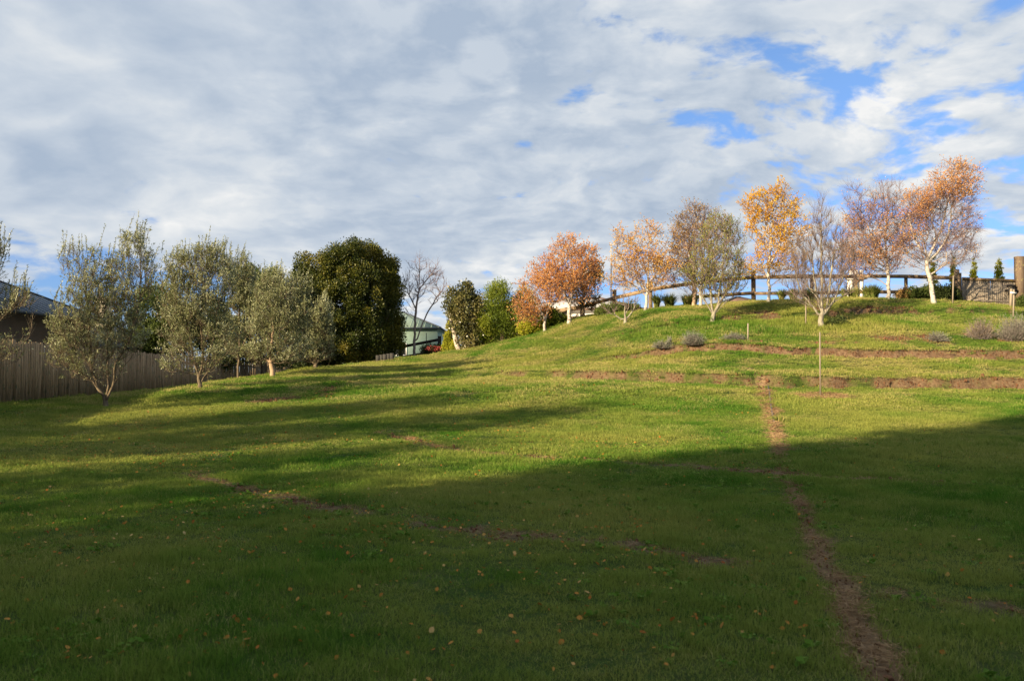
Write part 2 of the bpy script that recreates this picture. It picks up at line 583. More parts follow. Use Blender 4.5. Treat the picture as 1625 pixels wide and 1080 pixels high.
leaf_mat('leaf_pear', [(0, (0.09, 0.12, 0.015)), (.4, (0.22, 0.25, 0.04)), (.75, (0.38, 0.34, 0.08)), (1, (0.55, 0.38, 0.12))], .4)
leaf_mat('leaf_brownish', [(0, (0.11, 0.085, 0.03)), (.5, (0.32, 0.22, 0.08)), (1, (0.58, 0.34, 0.14))], .3)
leaf_mat('leaf_magnolia', [(0, (0.03, 0.035, 0.012)), (.45, (0.09, 0.095, 0.03)), (.8, (0.20, 0.17, 0.06)), (1, (0.38, 0.30, 0.15))], .15, .35, .6)
leaf_mat('leaf_feathery', [(0, (0.05, 0.08, 0.014)), (.4, (0.13, 0.18, 0.02)), (.75, (0.28, 0.31, 0.03)), (1, (0.45, 0.43, 0.05))], .35, .5, .3, .6)
leaf_mat('leaf_lime', [(0, (0.18, 0.21, 0.015)), (.5, (0.36, 0.36, 0.03)), (1, (0.55, 0.48, 0.05))], .35)
leaf_mat('leaf_gold', [(0, (0.20, 0.15, 0.02)), (.5, (0.42, 0.32, 0.04)), (1, (0.6, 0.42, 0.08))], .4)
leaf_mat('leaf_dark', [(0, (0.02, 0.03, 0.008)), (.5, (0.05, 0.07, 0.018)), (1, (0.12, 0.14, 0.035))], .2)
leaf_mat('leaf_mid', [(0, (0.035, 0.055, 0.012)), (.5, (0.085, 0.12, 0.025)), (1, (0.19, 0.21, 0.05))], .3)
leaf_mat('leaf_strappy', [(0, (0.08, 0.12, 0.02)), (.5, (0.22, 0.26, 0.06)), (1, (0.46, 0.38, 0.18))], .3)
leaf_mat('leaf_lavender', [(0, (0.10, 0.10, 0.075)), (.5, (0.20, 0.20, 0.15)), (1, (0.34, 0.33, 0.27))], .2)
leaf_mat('leaf_tan', [(0, (0.13, 0.10, 0.07)), (.5, (0.24, 0.18, 0.13)), (1, (0.36, 0.28, 0.2))], .2)
leaf_mat('petal_red', [(0, (0.22, 0.03, 0.03)), (.5, (0.42, 0.07, 0.06)), (1, (0.6, 0.18, 0.15))], .3)
bark_mat('bark_birch', (0.32, 0.28, 0.24), (0.58, 0.53, 0.47), (7, 7, 18), (0.11, 0.08, 0.06), .52, .62)
bark_mat('bark_birch_twig', (0.13, 0.085, 0.085), (0.24, 0.165, 0.16))
bark_mat('bark_birch_limb', (0.28, 0.22, 0.18), (0.50, 0.43, 0.37), (6, 6, 14), (0.14, 0.09, 0.07), .56, .64)
bark_mat('bark_olive', (0.07, 0.052, 0.034), (0.20, 0.155, 0.10))
bark_mat('bark_pear', (0.13, 0.11, 0.08), (0.34, 0.30, 0.23), (20, 20, 6), (0.34, 0.34, 0.25), .55, .62)
bark_mat('bark_pear_twig', (0.14, 0.10, 0.085), (0.27, 0.20, 0.17))
bark_mat('bark_grey', (0.15, 0.12, 0.11), (0.30, 0.25, 0.23))
bark_mat('bark_pale', (0.35, 0.29, 0.24), (0.58, 0.50, 0.42), (10, 10, 6), (0.2, 0.15, 0.11), .55, .65)
bark_mat('bark_tan', (0.30, 0.20, 0.12), (0.5, 0.36, 0.24))
# timber, walls
wood_mat('paling', (0.15, 0.105, 0.062), (0.33, 0.235, 0.14), (0.55, 0.41, 0.26), (0.13, 0.14, 0.08))
wood_mat('rail_wood', (0.13, 0.09, 0.06), (0.27, 0.19, 0.125), (0.42, 0.31, 0.20), (0.36, 0.25, 0.05), along=0)
wood_mat('post_wood', (0.09, 0.062, 0.043), (0.18, 0.13, 0.092), (0.29, 0.215, 0.15), (0.28, 0.24, 0.10))
wood_mat('board_wood', (0.20, 0.165, 0.13), (0.27, 0.23, 0.185), (0.36, 0.31, 0.255), (0.2, 0.15, 0.12))
wood_mat('dark_wood', (0.016, 0.014, 0.014), (0.035, 0.03, 0.03), (0.07, 0.06, 0.055))
wood_mat('stake_wood', (0.20, 0.16, 0.115), (0.32, 0.265, 0.20), (0.44, 0.38, 0.29))


def plain(name, col, rough=.6, spec=.3, var=.15, sc=3., bstr=.1):
    m, n, o = new_mat(name)
    g = n.add('ShaderNodeNewGeometry')
    f = n.noise(g.outputs['Position'], sc, 5, .6)
    c = n.mix(n.range(f, .3, .7), tuple(x * (1 - var) for x in col), tuple(min(1, x * (1 + var)) for x in col))
    principled(n, o, c, rough, spec, f, bstr, .01)
    return m


plain('roof_blue', (0.13, 0.17, 0.22), .55, .35, .12)
plain('roof_trim', (0.05, 0.06, 0.075), .5)
plain('wall_tan', (0.10, 0.068, 0.038), .85)
plain('wall_cream', (0.62, 0.52, 0.40), .85)
plain('wall_white', (0.78, 0.76, 0.72), .8, .3, .06)
plain('shed_green', (0.27, 0.37, 0.30), .6, .4, .08)
plain('shed_roof', (0.33, 0.42, 0.33), .5, .4, .08)
plain('roof_brown', (0.16, 0.10, 0.075), .8)
plain('roof_grey', (0.36, 0.35, 0.36), .7)
plain('metal_pole', (0.40, 0.38, 0.37), .6, .5, .1)
plain('pipe_brown', (0.42, 0.32, 0.26), .6)
plain('concrete', (0.045, 0.042, 0.038), .9)
plain('white_paint', (0.75, 0.73, 0.70), .6)
plain('weatherboard', (0.5, 0.47, 0.42), .7)
m, n, o = new_mat('window_glass')
principled(n, o, (0.03, 0.04, 0.05), .08, .8)

# ------------------------------------------------------------------ mesh helpers
def mk_mesh(name, V, faces, mats=(), rnd=None, smooth=False, fmat=None):
    """faces: list of int arrays (each NxK)"""
    me = bpy.data.meshes.new(name)
    V = np.ascontiguousarray(V, dtype=np.float32)
    faces = [np.asarray(f, dtype=np.int32) for f in faces if len(f)]
    me.vertices.add(len(V))
    me.vertices.foreach_set('co', V.ravel())
    loops = np.concatenate([f.ravel() for f in faces])
    tot = np.concatenate([np.full(len(f), f.shape[1], np.int32) for f in faces])
    start = np.concatenate([[0], np.cumsum(tot)[:-1]]).astype(np.int32)
    me.loops.add(len(loops))
    me.loops.foreach_set('vertex_index', loops)
    me.polygons.add(len(tot))
    me.polygons.foreach_set('loop_start', start)
    if smooth:
        me.polygons.foreach_set('use_smooth', np.ones(len(tot), bool))
    for mt in mats:
        me.materials.append(MATS[mt])
    if fmat is not None:
        me.polygons.foreach_set('material_index', np.asarray(fmat, np.int32))
    if rnd is not None:
        a = me.attributes.new('rnd', 'FLOAT', 'FACE')
        a.data.foreach_set('value', np.asarray(rnd, np.float32))
    me.update(calc_edges=True)
    return me


def link(name, data, parent=None, loc=(0, 0, 0), label=None, cat=None, group=None, kind=None, rot=None):
    ob = bpy.data.objects.new(name, data)
    COL.objects.link(ob)
    ob.location = loc
    if rot is not None:
        ob.rotation_euler = rot
    if parent is not None:
        ob.parent = parent
    for k, v in (('label', label), ('category', cat), ('group', group), ('kind', kind)):
        if v:
            ob[k] = v
    return ob


class MB:
    """collects boxes / polygons in world space"""
    def __init__(s):
        s.v, s.q, s.t = [], [], []

    def nv(s):
        return sum(len(a) for a in s.v)

    def quadmesh(s, V, Q):
        b = s.nv()
        s.v.append(np.asarray(V, float))
        for q in Q:
            (s.q if len(q) == 4 else s.t).append([i + b for i in q])

    def box(s, c, size, rotz=0., ax=None):
        """c centre, size full; ax optional 3x3 axes rows"""
        hx, hy, hz = (k / 2 for k in size)
        C8 = np.array([[i, j, k] for i in (-hx, hx) for j in (-hy, hy) for k in (-hz, hz)])
        if ax is None:
            ca, sa = math.cos(rotz), math.sin(rotz)
            ax = np.array([[ca, sa, 0], [-sa, ca, 0], [0, 0, 1]])
        V = C8 @ np.asarray(ax) + np.asarray(c)
        s.quadmesh(V, [[0, 1, 3, 2], [4, 6, 7, 5], [0, 4, 5, 1], [2, 3, 7, 6], [0, 2, 6, 4], [1, 5, 7, 3]])

    def beam(s, a, b, w, h):
        """box from a to b, width w (horizontal), height h"""
        a, b = np.asarray(a, float), np.asarray(b, float)
        d = b - a
        L = np.linalg.norm(d)
        x = d / L
        up = np.array([0, 0, 1.]) if abs(x[2]) < .95 else np.array([0, 1., 0])
        y = np.cross(up, x)
        y /= np.linalg.norm(y)
        z = np.cross(x, y)
        s.box((a + b) / 2, (L, w, h), ax=np.array([x, y, z]))

    def cyl(s, a, b, r0, r1, n=10):
        V, Q = frusta(np.array([a]), np.array([b]), np.array([r0]), np.array([r1]), n)
        k = s.nv()
        s.v.append(V)
        for q in Q:
            s.q.append([int(i) + k for i in q])
        # caps as fans
        for ring, cpt in ((0, a), (n, b)):
            cc = s.nv()
            s.v.append(np.array([cpt], float))
            for i in range(n):
                s.t.append([cc, k + ring + i, k + ring + (i + 1) % n])

    def build(s, name, mat, parent=None, org=(0, 0, 0), smooth=False, **kw):
        V = np.concatenate(s.v) - np.asarray(org)
        me = mk_mesh(name, V, [np.array(s.q, int).reshape(-1, 4), np.array(s.t, int).reshape(-1, 3)], [mat], smooth=smooth)
        return link(name, me, parent, org if parent is None else (0, 0, 0), **kw)


def frusta(A, B, ra, rb, n):
    """A,B (k,3) -> verts, quads for open frusta"""
    A, B = np.asarray(A, float), np.asarray(B, float)
    D = B - A
    L = np.linalg.norm(D, axis=1, keepdims=True) + 1e-9
    D = D / L
    up = np.where(np.abs(D[:, 2:3]) < .9, np.array([[0, 0, 1.]]), np.array([[0, 1., 0]]))
    X = np.cross(up, D)
    X /= np.linalg.norm(X, axis=1, keepdims=True) + 1e-9
    Yv = np.cross(D, X)
    th = np.arange(n) * 2 * np.pi / n
    cs, sn = np.cos(th)[None, :, None], np.sin(th)[None, :, None]
    ring = cs * X[:, None] + sn * Yv[:, None]
    Va = A[:, None] + ring * np.asarray(ra)[:, None, None]
    Vb = B[:, None] + ring * np.asarray(rb)[:, None, None]
    V = np.concatenate([Va, Vb], axis=1).reshape(-1, 3)
    base = np.arange(len(A))[:, None] * 2 * n
    i = np.arange(n)[None]
    j = (i + 1) % n
    Q = np.stack([base + i, base + j, base + n + j, base + n + i], -1).reshape(-1, 4)
    return V, Q


def leaf_quads(Pn, D, L, Wd, rng, droop=0.0):
    """rhombic leaves at Pn pointing along D; L, Wd arrays"""
    k = len(Pn)
    D = D / (np.linalg.norm(D, axis=1, keepdims=True) + 1e-9)
    rv = rng.normal(size=(k, 3))
    S_ = np.cross(D, rv)
    S_ /= np.linalg.norm(S_, axis=1, keepdims=True) + 1e-9
    L = np.broadcast_to(L, (k,))[:, None]
    Wd = np.broadcast_to(Wd, (k,))[:, None]
    m_ = Pn + D * L * .45
    V = np.stack([Pn, m_ + S_ * Wd * .5, Pn + D * L, m_ - S_ * Wd * .5], 1).reshape(-1, 3)
    Q = np.arange(4 * k).reshape(-1, 4)
    return V, Q


# ------------------------------------------------------------------ ground
def axis_coords(lo, hi, flo, fhi, fine, grow=1.25):
    c = list(np.arange(flo, fhi, fine))
    s, x = fine, flo
    left = []
    while x > lo:
        s *= grow
        x -= s
        left.append(x)
    s, x = fine, c[-1]
    right = []
    while x < hi:
        s *= grow
        x += s
        right.append(x)
    return np.array(left[::-1] + c + right)


gx = axis_coords(-2500, 2500, -17, 27, .15)
gy1 = axis_coords(-2500, 3500, 2.0, 52, .15)
# extra fine rows across the two cut banks
gy = np.unique(np.concatenate([gy1, np.arange(28.2, 40.6, .075)]))
GX, GY = np.meshgrid(gx, gy)
GZ = height(GX, GY)
ms, mp_, mst, md = masks(GX, GY)
# clods and sunken path
GZ = GZ + ms * (fbm(GX * 6, GY * 6, 3, 50) - .45) * .09 - mp_ * .03 + mp_ * (fbm(GX * 9, GY * 9, 2, 51) - .5) * .03
nx, ny = len(gx), len(gy)
V = np.stack([GX, GY, GZ], -1).reshape(-1, 3)
ii = np.arange(nx - 1)[None] + np.arange(ny - 1)[:, None] * nx
Q = np.stack([ii, ii + 1, ii + nx + 1, ii + nx], -1).reshape(-1, 4)
me = mk_mesh('ground', V, [Q], ['lawn_ground'], smooth=True)
for nm, arr in (('soil', ms), ('path', mp_), ('straw', mst), ('dry', md)):
    a = me.attributes.new(nm, 'FLOAT', 'POINT')
    a.data.foreach_set('value', arr.ravel().astype(np.float32))
link('ground', me, kind='structure', label='mown lawn rising into a terraced grassy hillside')


# ------------------------------------------------------------------ scattered cover through geometry nodes
def tuft_mesh(name, nb, rad, hmin, hmax, w, rng, lean=.5, mat='grass_blade'):
    ang = rng.uniform(0, 2 * np.pi, nb)
    r = rad * np.sqrt(rng.uniform(0, 1, nb))
    B = np.stack([r * np.cos(ang), r * np.sin(ang), np.full(nb, -.008)], 1)
    h = rng.uniform(hmin, hmax, nb)
    la = rng.uniform(0, 2 * np.pi, nb)
    ln = rng.uniform(.1, lean, nb) * h
    Ld = np.stack([np.cos(la), np.sin(la), np.zeros(nb)], 1)
    wa = rng.uniform(0, 2 * np.pi, nb)
    Wv = np.stack([np.cos(wa), np.sin(wa), np.zeros(nb)], 1) * (w * rng.uniform(.6, 1.2, nb))[:, None] * .5
    M = B + Ld * (ln * .35)[:, None] + np.array([0, 0, 1.]) * (h * .6)[:, None]
    T = B + Ld * (ln * 1.25)[:, None] + np.array([0, 0, 1.]) * (h * (1 - .2 * rng.uniform(0, 1, nb)))[:, None]
    Vv = np.stack([B - Wv, B + Wv, M + Wv * .8, M - Wv * .8, T], 1).reshape(-1, 3)
    k = np.arange(nb)[:, None] * 5
    Qd = k + np.array([[0, 1, 2, 3]])
    Tr = k + np.array([[3, 2, 4]])
    rn = rng.uniform(0, 1, nb)
    return mk_mesh(name, Vv, [Qd, Tr], [mat], rnd=np.concatenate([rn, rn]))


def scatter(name, pts, rot, scl, tone, pieces, **kw):
    """vertex-only mesh with attributes + geometry nodes instancing the pieces"""
    me = bpy.data.meshes.new(name)
    me.vertices.add(len(pts))
    me.vertices.foreach_set('co', np.ascontiguousarray(pts, np.float32).ravel())
    for nm, typ, arr, key in (('irot', 'FLOAT_VECTOR', rot, 'vector'), ('iscl', 'FLOAT_VECTOR', scl, 'vector'), ('tone', 'FLOAT', tone, 'value')):
        a = me.attributes.new(nm, typ, 'POINT')
        a.data.foreach_set(key, np.ascontiguousarray(arr, np.float32).ravel())
    a = me.attributes.new('pick', 'INT', 'POINT')
    a.data.foreach_set('value', np.random.default_rng(5).integers(0, len(pieces), len(pts)).astype(np.int32))
    coll = bpy.data.collections.new(name + '_pieces')
    for k, pm in enumerate(pieces):
        po = bpy.data.objects.new('%s_piece_%02d' % (name, k), pm)
        coll.objects.link(po)
    ob = link(name, me, kind='stuff', **kw)
    ng = bpy.data.node_groups.new(name + '_nodes', 'GeometryNodeTree')
    ng.interface.new_socket('Geometry', in_out='INPUT', socket_type='NodeSocketGeometry')
    ng.interface.new_socket('Geometry', in_out='OUTPUT', socket_type='NodeSocketGeometry')
    A = ng.nodes.new
    gi, go = A('NodeGroupInput'), A('NodeGroupOutput')
    ci = A('GeometryNodeCollectionInfo')
    ci.inputs[0].default_value = coll
    ci.inputs['Separate Children'].default_value = True
    ci.inputs['Reset Children'].default_value = True
    iop = A('GeometryNodeInstanceOnPoints')
    iop.inputs['Pick Instance'].default_value = True

    def na(nm, typ):
        x = A('GeometryNodeInputNamedAttribute')
        x.data_type = typ
        x.inputs[0].default_value = nm
        return x.outputs[0]
    lk = ng.links.new
    lk(gi.outputs[0], iop.inputs['Points'])
    lk(ci.outputs[0], iop.inputs['Instance'])
    lk(na('pick', 'INT'), iop.inputs['Instance Index'])
    e2r = A('FunctionNodeEulerToRotation')
    lk(na('irot', 'FLOAT_VECTOR'), e2r.inputs[0])
    lk(e2r.outputs[0], iop.inputs['Rotation'])
    lk(na('iscl', 'FLOAT_VECTOR'), iop.inputs['Scale'])
    lk(iop.outputs[0], go.inputs[0])
    md_ = ob.modifiers.new('scatter', 'NODES')
    md_.node_group = ng
    return ob


def wedge_points(rng, y0, y1, dens, k=.66, pad=1.5, xr=None):
    """random points in the ground area the camera (or one a step aside) can see"""
    xm = k * y1 + pad
    n_ = int(dens * (y1 - y0) * 2 * xm)
    x = rng.uniform(-xm, xm, n_)
    y = rng.uniform(y0, y1, n_)
    m_ = np.abs(x) < k * y + pad
    return x[m_], y[m_]


rng = np.random.default_rng(7)
near_t = [tuft_mesh('near_tuft', 46, .10, .018, .058, .0034, rng, .9) for _ in range(6)]
mid_t = [tuft_mesh('mid_tuft', 70, .17, .02, .058, .0055, rng, .8) for _ in range(5)]
far_t = [tuft_mesh('far_tuft', 90, .28, .02, .062, .010, rng, .7) for _ in range(5)]


def grass_layer(name, y0, y1, dens, pieces, sbase, label, seed, k=.66, longer=False):
    rg = np.random.default_rng(seed)
    x, y = wedge_points(rg, y0, y1, dens, k)
    m_ = x > -17.2
    x, y = x[m_], y[m_]
    so, pa, st, dr = masks(x, y)
    cover = 1 - np.clip(so * 1.05 + pa * 1.15 + st * .6, 0, 1)
    keep = rg.uniform(0, 1, len(x)) < cover ** 1.3 * 1.0 + .03
    x, y, dr, cv = x[keep], y[keep], dr[keep], cover[keep]
    z = height(x, y)
    n_ = len(x)
    rot = np.stack([rg.normal(0, .12, n_), rg.normal(0, .12, n_), rg.uniform(0, 6.28, n_)], 1)
    s = sbase * (.75 + .5 * rg.uniform(0, 1, n_))
    lush = fbm(x * .6, y * .6, 3, 61)
    clump = sm(fbm(x * 3.2, y * 3.2, 2, 64), .52, .75)
    hz = s * (.55 + .75 * sm(lush, .35, .7) + .75 * clump) * (.6 + .4 * cv)
    # ranker grass on the upper bank
    up = sm(y, 36, 36.8) * (1 - sm(y, 38.5, 39.3)) * sm(x, 4, 6) * (1 - sm(x, 16, 19))
    hz = hz * (1 + 1.6 * up)
    scl = np.stack([s, s, hz], 1)
    tone = np.clip(dr * 1.0 - .35 * clump + (1 - cv) * .6 + rg.normal(0, .12, n_) - up * .5, -.6, 1.4)
    return scatter(name, np.stack([x, y, z], 1), rot, scl, tone, pieces, label=label)


grass_layer('grass', 3.6, 12.5, 230, near_t, 1.0, 'short green lawn grass in the foreground', 1, .64)
grass_layer('grass', 11.5, 25, 95, mid_t, 1.05, 'short lawn grass across the middle of the slope', 2, .64)
grass_layer('grass', 23.5, 57, 48, far_t, 1.0, 'rougher grass on the terraced hillside', 3, .64)

# broad leafed lawn weeds and clover, in loose colonies
def weed_mesh(rg, nb, rad, L):
    a = rg.uniform(0, 6.28, nb)
    r_ = rad * rg.uniform(0, 1, nb) ** .6
    B = np.stack([r_ * np.cos(a), r_ * np.sin(a), rg.uniform(.015, .035, nb)], 1)
    d_ = rg.uniform(0, 6.28, nb)
    D = np.stack([np.cos(d_), np.sin(d_), rg.uniform(.05, .6, nb)], 1)
    V_, Q_ = leaf_quads(B, D, L * rg.uniform(.6, 1.2, nb), L * .6 * rg.uniform(.7, 1.2, nb), rg)
    return mk_mesh('weed', V_, [Q_], ['weed_leaf'], rnd=rg.uniform(0, 1, nb))


leaf_mat('weed_leaf', [(0, (0.05, 0.12, 0.012)), (.5, (0.11, 0.21, 0.022)), (1, (0.22, 0.30, 0.06))], .3, .7, .12)
rg = np.random.default_rng(31)
weeds = [weed_mesh(rg, 26, .07, .026) for _ in range(3)] + [weed_mesh(rg, 9, .03, .055) for _ in range(3)]
xs, ys = wedge_points(rg, 3.8, 17, 16)
kp = rg.uniform(0, 1, len(xs)) < sm(fbm(xs * .8, ys * .8, 3, 71), .47, .64) + .04
xs, ys = xs[kp], ys[kp]
s = rg.uniform(.6, 1.3, len(xs))
scatter('lawn_weeds', np.stack([xs, ys, height(xs, ys)], 1), np.stack([0 * s, 0 * s, rg.uniform(0, 6, len(xs))], 1), np.stack([s, s, s], 1), s * 0, weeds,
        label='low clover and broad leafed weeds in loose colonies in the near lawn')

# rank tufts along the terrace lips
rg = np.random.default_rng(12)
rank = [tuft_mesh('rank_tuft', 70, .16, .08, .22, .012, rg, .8) for _ in range(4)]
px, py = [], []
for T, dens_, off in ((T1, 5, .30), (T2, 7, .16), (T3, 5, .1)):
    x0 = np.arange(-4, 26, 1 / dens_)
    x0 = x0 + rg.normal(0, .1, len(x0))
    wob = (fbm(x0 * 1.3, 30 * 0.2 + 0 * x0, 3, 5) - 0.5) * 0.5
    y0_ = np.interp(x0, T[:, 0], T[:, 1]) - wob + off + rg.normal(0, .12, len(x0))
    kp = rg.uniform(0, 1, len(x0)) < fbm(x0, y0_ * 0 + 3., 2, 8)
    px.append(x0[kp]); py.append(y0_[kp])
xr = rg.uniform(-15.2, -14.3, 420); yr = rg.uniform(16, 54, 420)
px.append(xr); py.append(yr)
tp = imgline([(1240, 668)])[0]
px.append(rg.normal(tp[0], .18, 12)); py.append(rg.normal(tp[1], .2, 12))
px, py = np.concatenate(px), np.concatenate(py)
so, pa, st, dr = masks(px, py)
nn = len(px)
s = rg.uniform(.5, 1.15, nn)
scatter('grass', np.stack([px, py, height(px, py) - .01], 1), np.stack([rg.normal(0, .15, nn), rg.normal(0, .15, nn), rg.uniform(0, 6.28, nn)], 1),
        np.stack([s, s, s * rg.uniform(.6, 1.2, nn)], 1), rg.uniform(-.3, .7, nn), rank, label='ranker grass tufts on the bank lips and along the fence foot')

# clods of bare earth
def clod_mesh(rg):
    import bmesh
    bm = bmesh.new()
    bmesh.ops.create_icosphere(bm, subdivisions=1, radius=1.0)
    for vv in bm.verts:
        vv.co *= rg.uniform(.65, 1.25)
        vv.co.z *= .6
    me_ = bpy.data.meshes.new('clod')
    bm.to_mesh(me_)
    bm.free()
    me_.materials.append(MATS['clod'])
    return me_


clods = [clod_mesh(rg) for _ in range(5)]
xs, ys = wedge_points(rg, 4, 41, 420)
so, pa, st, dr = masks(xs, ys)
w = np.clip(so * 1.1 + pa * .55, 0, 1)
kp = rg.uniform(0, 1, len(xs)) < w * np.clip(.25 + 6 / ys, 0, 1)
xs, ys = xs[kp], ys[kp]
nn = len(xs)
s = rg.uniform(.006, .016, nn) * np.clip(ys / 9, 1, 2.6) * (1 + 1.2 * (rg.uniform(0, 1, nn) < .06))
scatter('soil_clods', np.stack([xs, ys, height(xs, ys) + s * .2 - .004], 1), np.stack([rg.uniform(0, 3, nn)] * 3, 1), np.stack([s, s, s], 1), s * 0, clods,
        label='loose crumbs of red brown earth on the scuffed ground and banks')

# dry clippings on the path and the scuffed lines
def straw_mesh(rg, nb, rad):
    B = np.stack([rg.normal(0, rad * .5, nb), rg.normal(0, rad * .5, nb), rg.uniform(.004, .03, nb)], 1)
    a = rg.uniform(0, 6.28, nb)
    D = np.stack([np.cos(a), np.sin(a), rg.normal(0, .22, nb)], 1)
    V_, Q_ = leaf_quads(B, D, rg.uniform(.03, .10, nb), .0035, rg)
    return mk_mesh('straw', V_, [Q_], ['straw_bits'], rnd=rg.uniform(0, 1, nb))


straws = [straw_mesh(rg, 26, .09) for _ in range(5)]
xs, ys = wedge_points(rg, 4, 33, 260)
so, pa, st, dr = masks(xs, ys)
w = np.clip(so * .2 + pa * .05 + st * .7, 0, 1)
kp = rg.uniform(0, 1, len(xs)) < w * (ys < 28.4) * .8
xs, ys = xs[kp], ys[kp]
nn = len(xs)
s = rg.uniform(.7, 1.3, nn) * np.clip(ys / 12, 1, 1.8)
scatter('dry_straw', np.stack([xs, ys, height(xs, ys) + .002], 1), np.stack([0 * s, 0 * s, rg.uniform(0, 6, nn)], 1), np.stack([s, s, s], 1), s * 0, straws,
        label='dry grass clippings lying on the bare trench line')


# fallen leaves: litter as one stuff object, the largest ones one by one
def fallen_leaf_mesh(rg, r=1.0):
    o_ = [(-.1, 0), (.1, .28), (.4, .42), (.72, .28), (1.0, 0), (.72, -.28), (.4, -.42), (.1, -.28)]
    bend = rg.uniform(.15, .5)
    V_ = [[x_ * r, y_ * r, r * (bend * abs(y_) + .25 * bend * (x_ - .5) ** 2 * 2)] for x_, y_ in o_] + [[.45 * r, 0, 0]]
    F_ = [[8, i, (i + 1) % 8] for i in range(8)]
    rn = rg.uniform(0, 1)
    return mk_mesh('leaf', np.array(V_), [np.array(F_)], ['fallen_leaf'], rnd=np.full(8, rn))


lv = [fallen_leaf_mesh(rg) for _ in range(10)]
xs, ys = wedge_points(rg, 4, 30, 34.0)
dl = fbm(xs * .35, ys * .35, 3, 91)
left = .25 + 1.5 * (1 + .8 * sm(ys, 7, 10)) * (1 - sm(xs / np.maximum(ys, 1), -.35, .45))
kp = rg.uniform(0, 1, len(xs)) < (.25 * sm(dl, .3, .5) + 1.2 * sm(dl, .5, .68)) * left * np.clip(1.25 - ys / 26, .06, 1) * .8
xs, ys = xs[kp], ys[kp]
nn = len(xs)
s = rg.uniform(.015, .042, nn) * np.clip(ys / 14, 1, 1.3)
scatter('fallen_leaves', np.stack([xs, ys, height(xs, ys) + rg.uniform(.008, .034, nn)], 1),
        np.stack([rg.normal(0, .5, nn), rg.normal(0, .5, nn), rg.uniform(0, 6.28, nn)], 1), np.stack([s, s, s], 1), s * 0, lv,
        label='orange and tan birch leaves scattered over the lawn')
big_leaf_uv = [(308, 1012), (690, 1043), (180, 963), (300, 1066), (440, 1020), (556, 1018), (478, 1026), (610, 870), (705, 905), (870, 948), (960, 1000), (1245, 945),
               (1100, 1005), (520, 905), (575, 970), (128, 1055), (85, 975), (62, 830), (1420, 900), (1580, 985), (1370, 925), (1462, 870), (745, 958), (820, 1032), (905, 1056),
               (1040, 1040), (205, 905), (268, 890), (340, 850), (410, 935), (330, 1050), (650, 1000), (712, 1030), (985, 905), (1168, 830), (1500, 1050), (1200, 980)]
bl = imgline(big_leaf_uv)
for i, (x_, y_) in enumerate(bl):
    s_ = .025 + .012 * rg.uniform()
    lf = link('fallen_leaf', lv[i % 10], loc=(x_, y_, H(x_, y_) + .028), rot=(rg.normal(0, .4), rg.normal(0, .4), rg.uniform(0, 6)),
              label='small curled orange autumn leaf lying alone on the shaded foreground grass', cat='leaf', group='single autumn leaves on the foreground lawn')
    lf.scale = (s_, s_, s_)


# ------------------------------------------------------------------ trees
def noise_dir(rng, k):
    d = rng.normal(size=(k, 3))
    return d / np.linalg.norm(d, axis=1, keepdims=True)


def env_points(rng, env, Y, count, shell=0.0, depth=1.0):
    """sample points inside ellipsoids given as (u, v, ru, rv[, leafiness[, dY]]) seen at depth Y"""
    env = [tuple(e) + (1.0, 0.0)[len(e) - 4:] if len(e) < 6 else tuple(e) for e in env]
    vol = np.array([e[2] ** 2 * e[3] for e in env], float) ** .8
    pick = rng.choice(len(env), count, p=vol / vol.sum())
    d = noise_dir(rng, count)
    r = rng.uniform(shell ** 3, 1, count) ** (1 / 3)
    pts, lf = [], []
    for k in range(count):
        u, v, ru, rv, lw, dY = env[pick[k]]
        c = P(u, v, Y + dY)
        m_ = (Y + dY) / FPX
        pts.append([c[0] + d[k, 0] * r[k] * ru * m_, c[1] + d[k, 1] * r[k] * ru * m_ * depth, c[2] + d[k, 2] * r[k] * rv * m_])
        lf.append(lw)
    return np.array(pts), np.array(lf), d


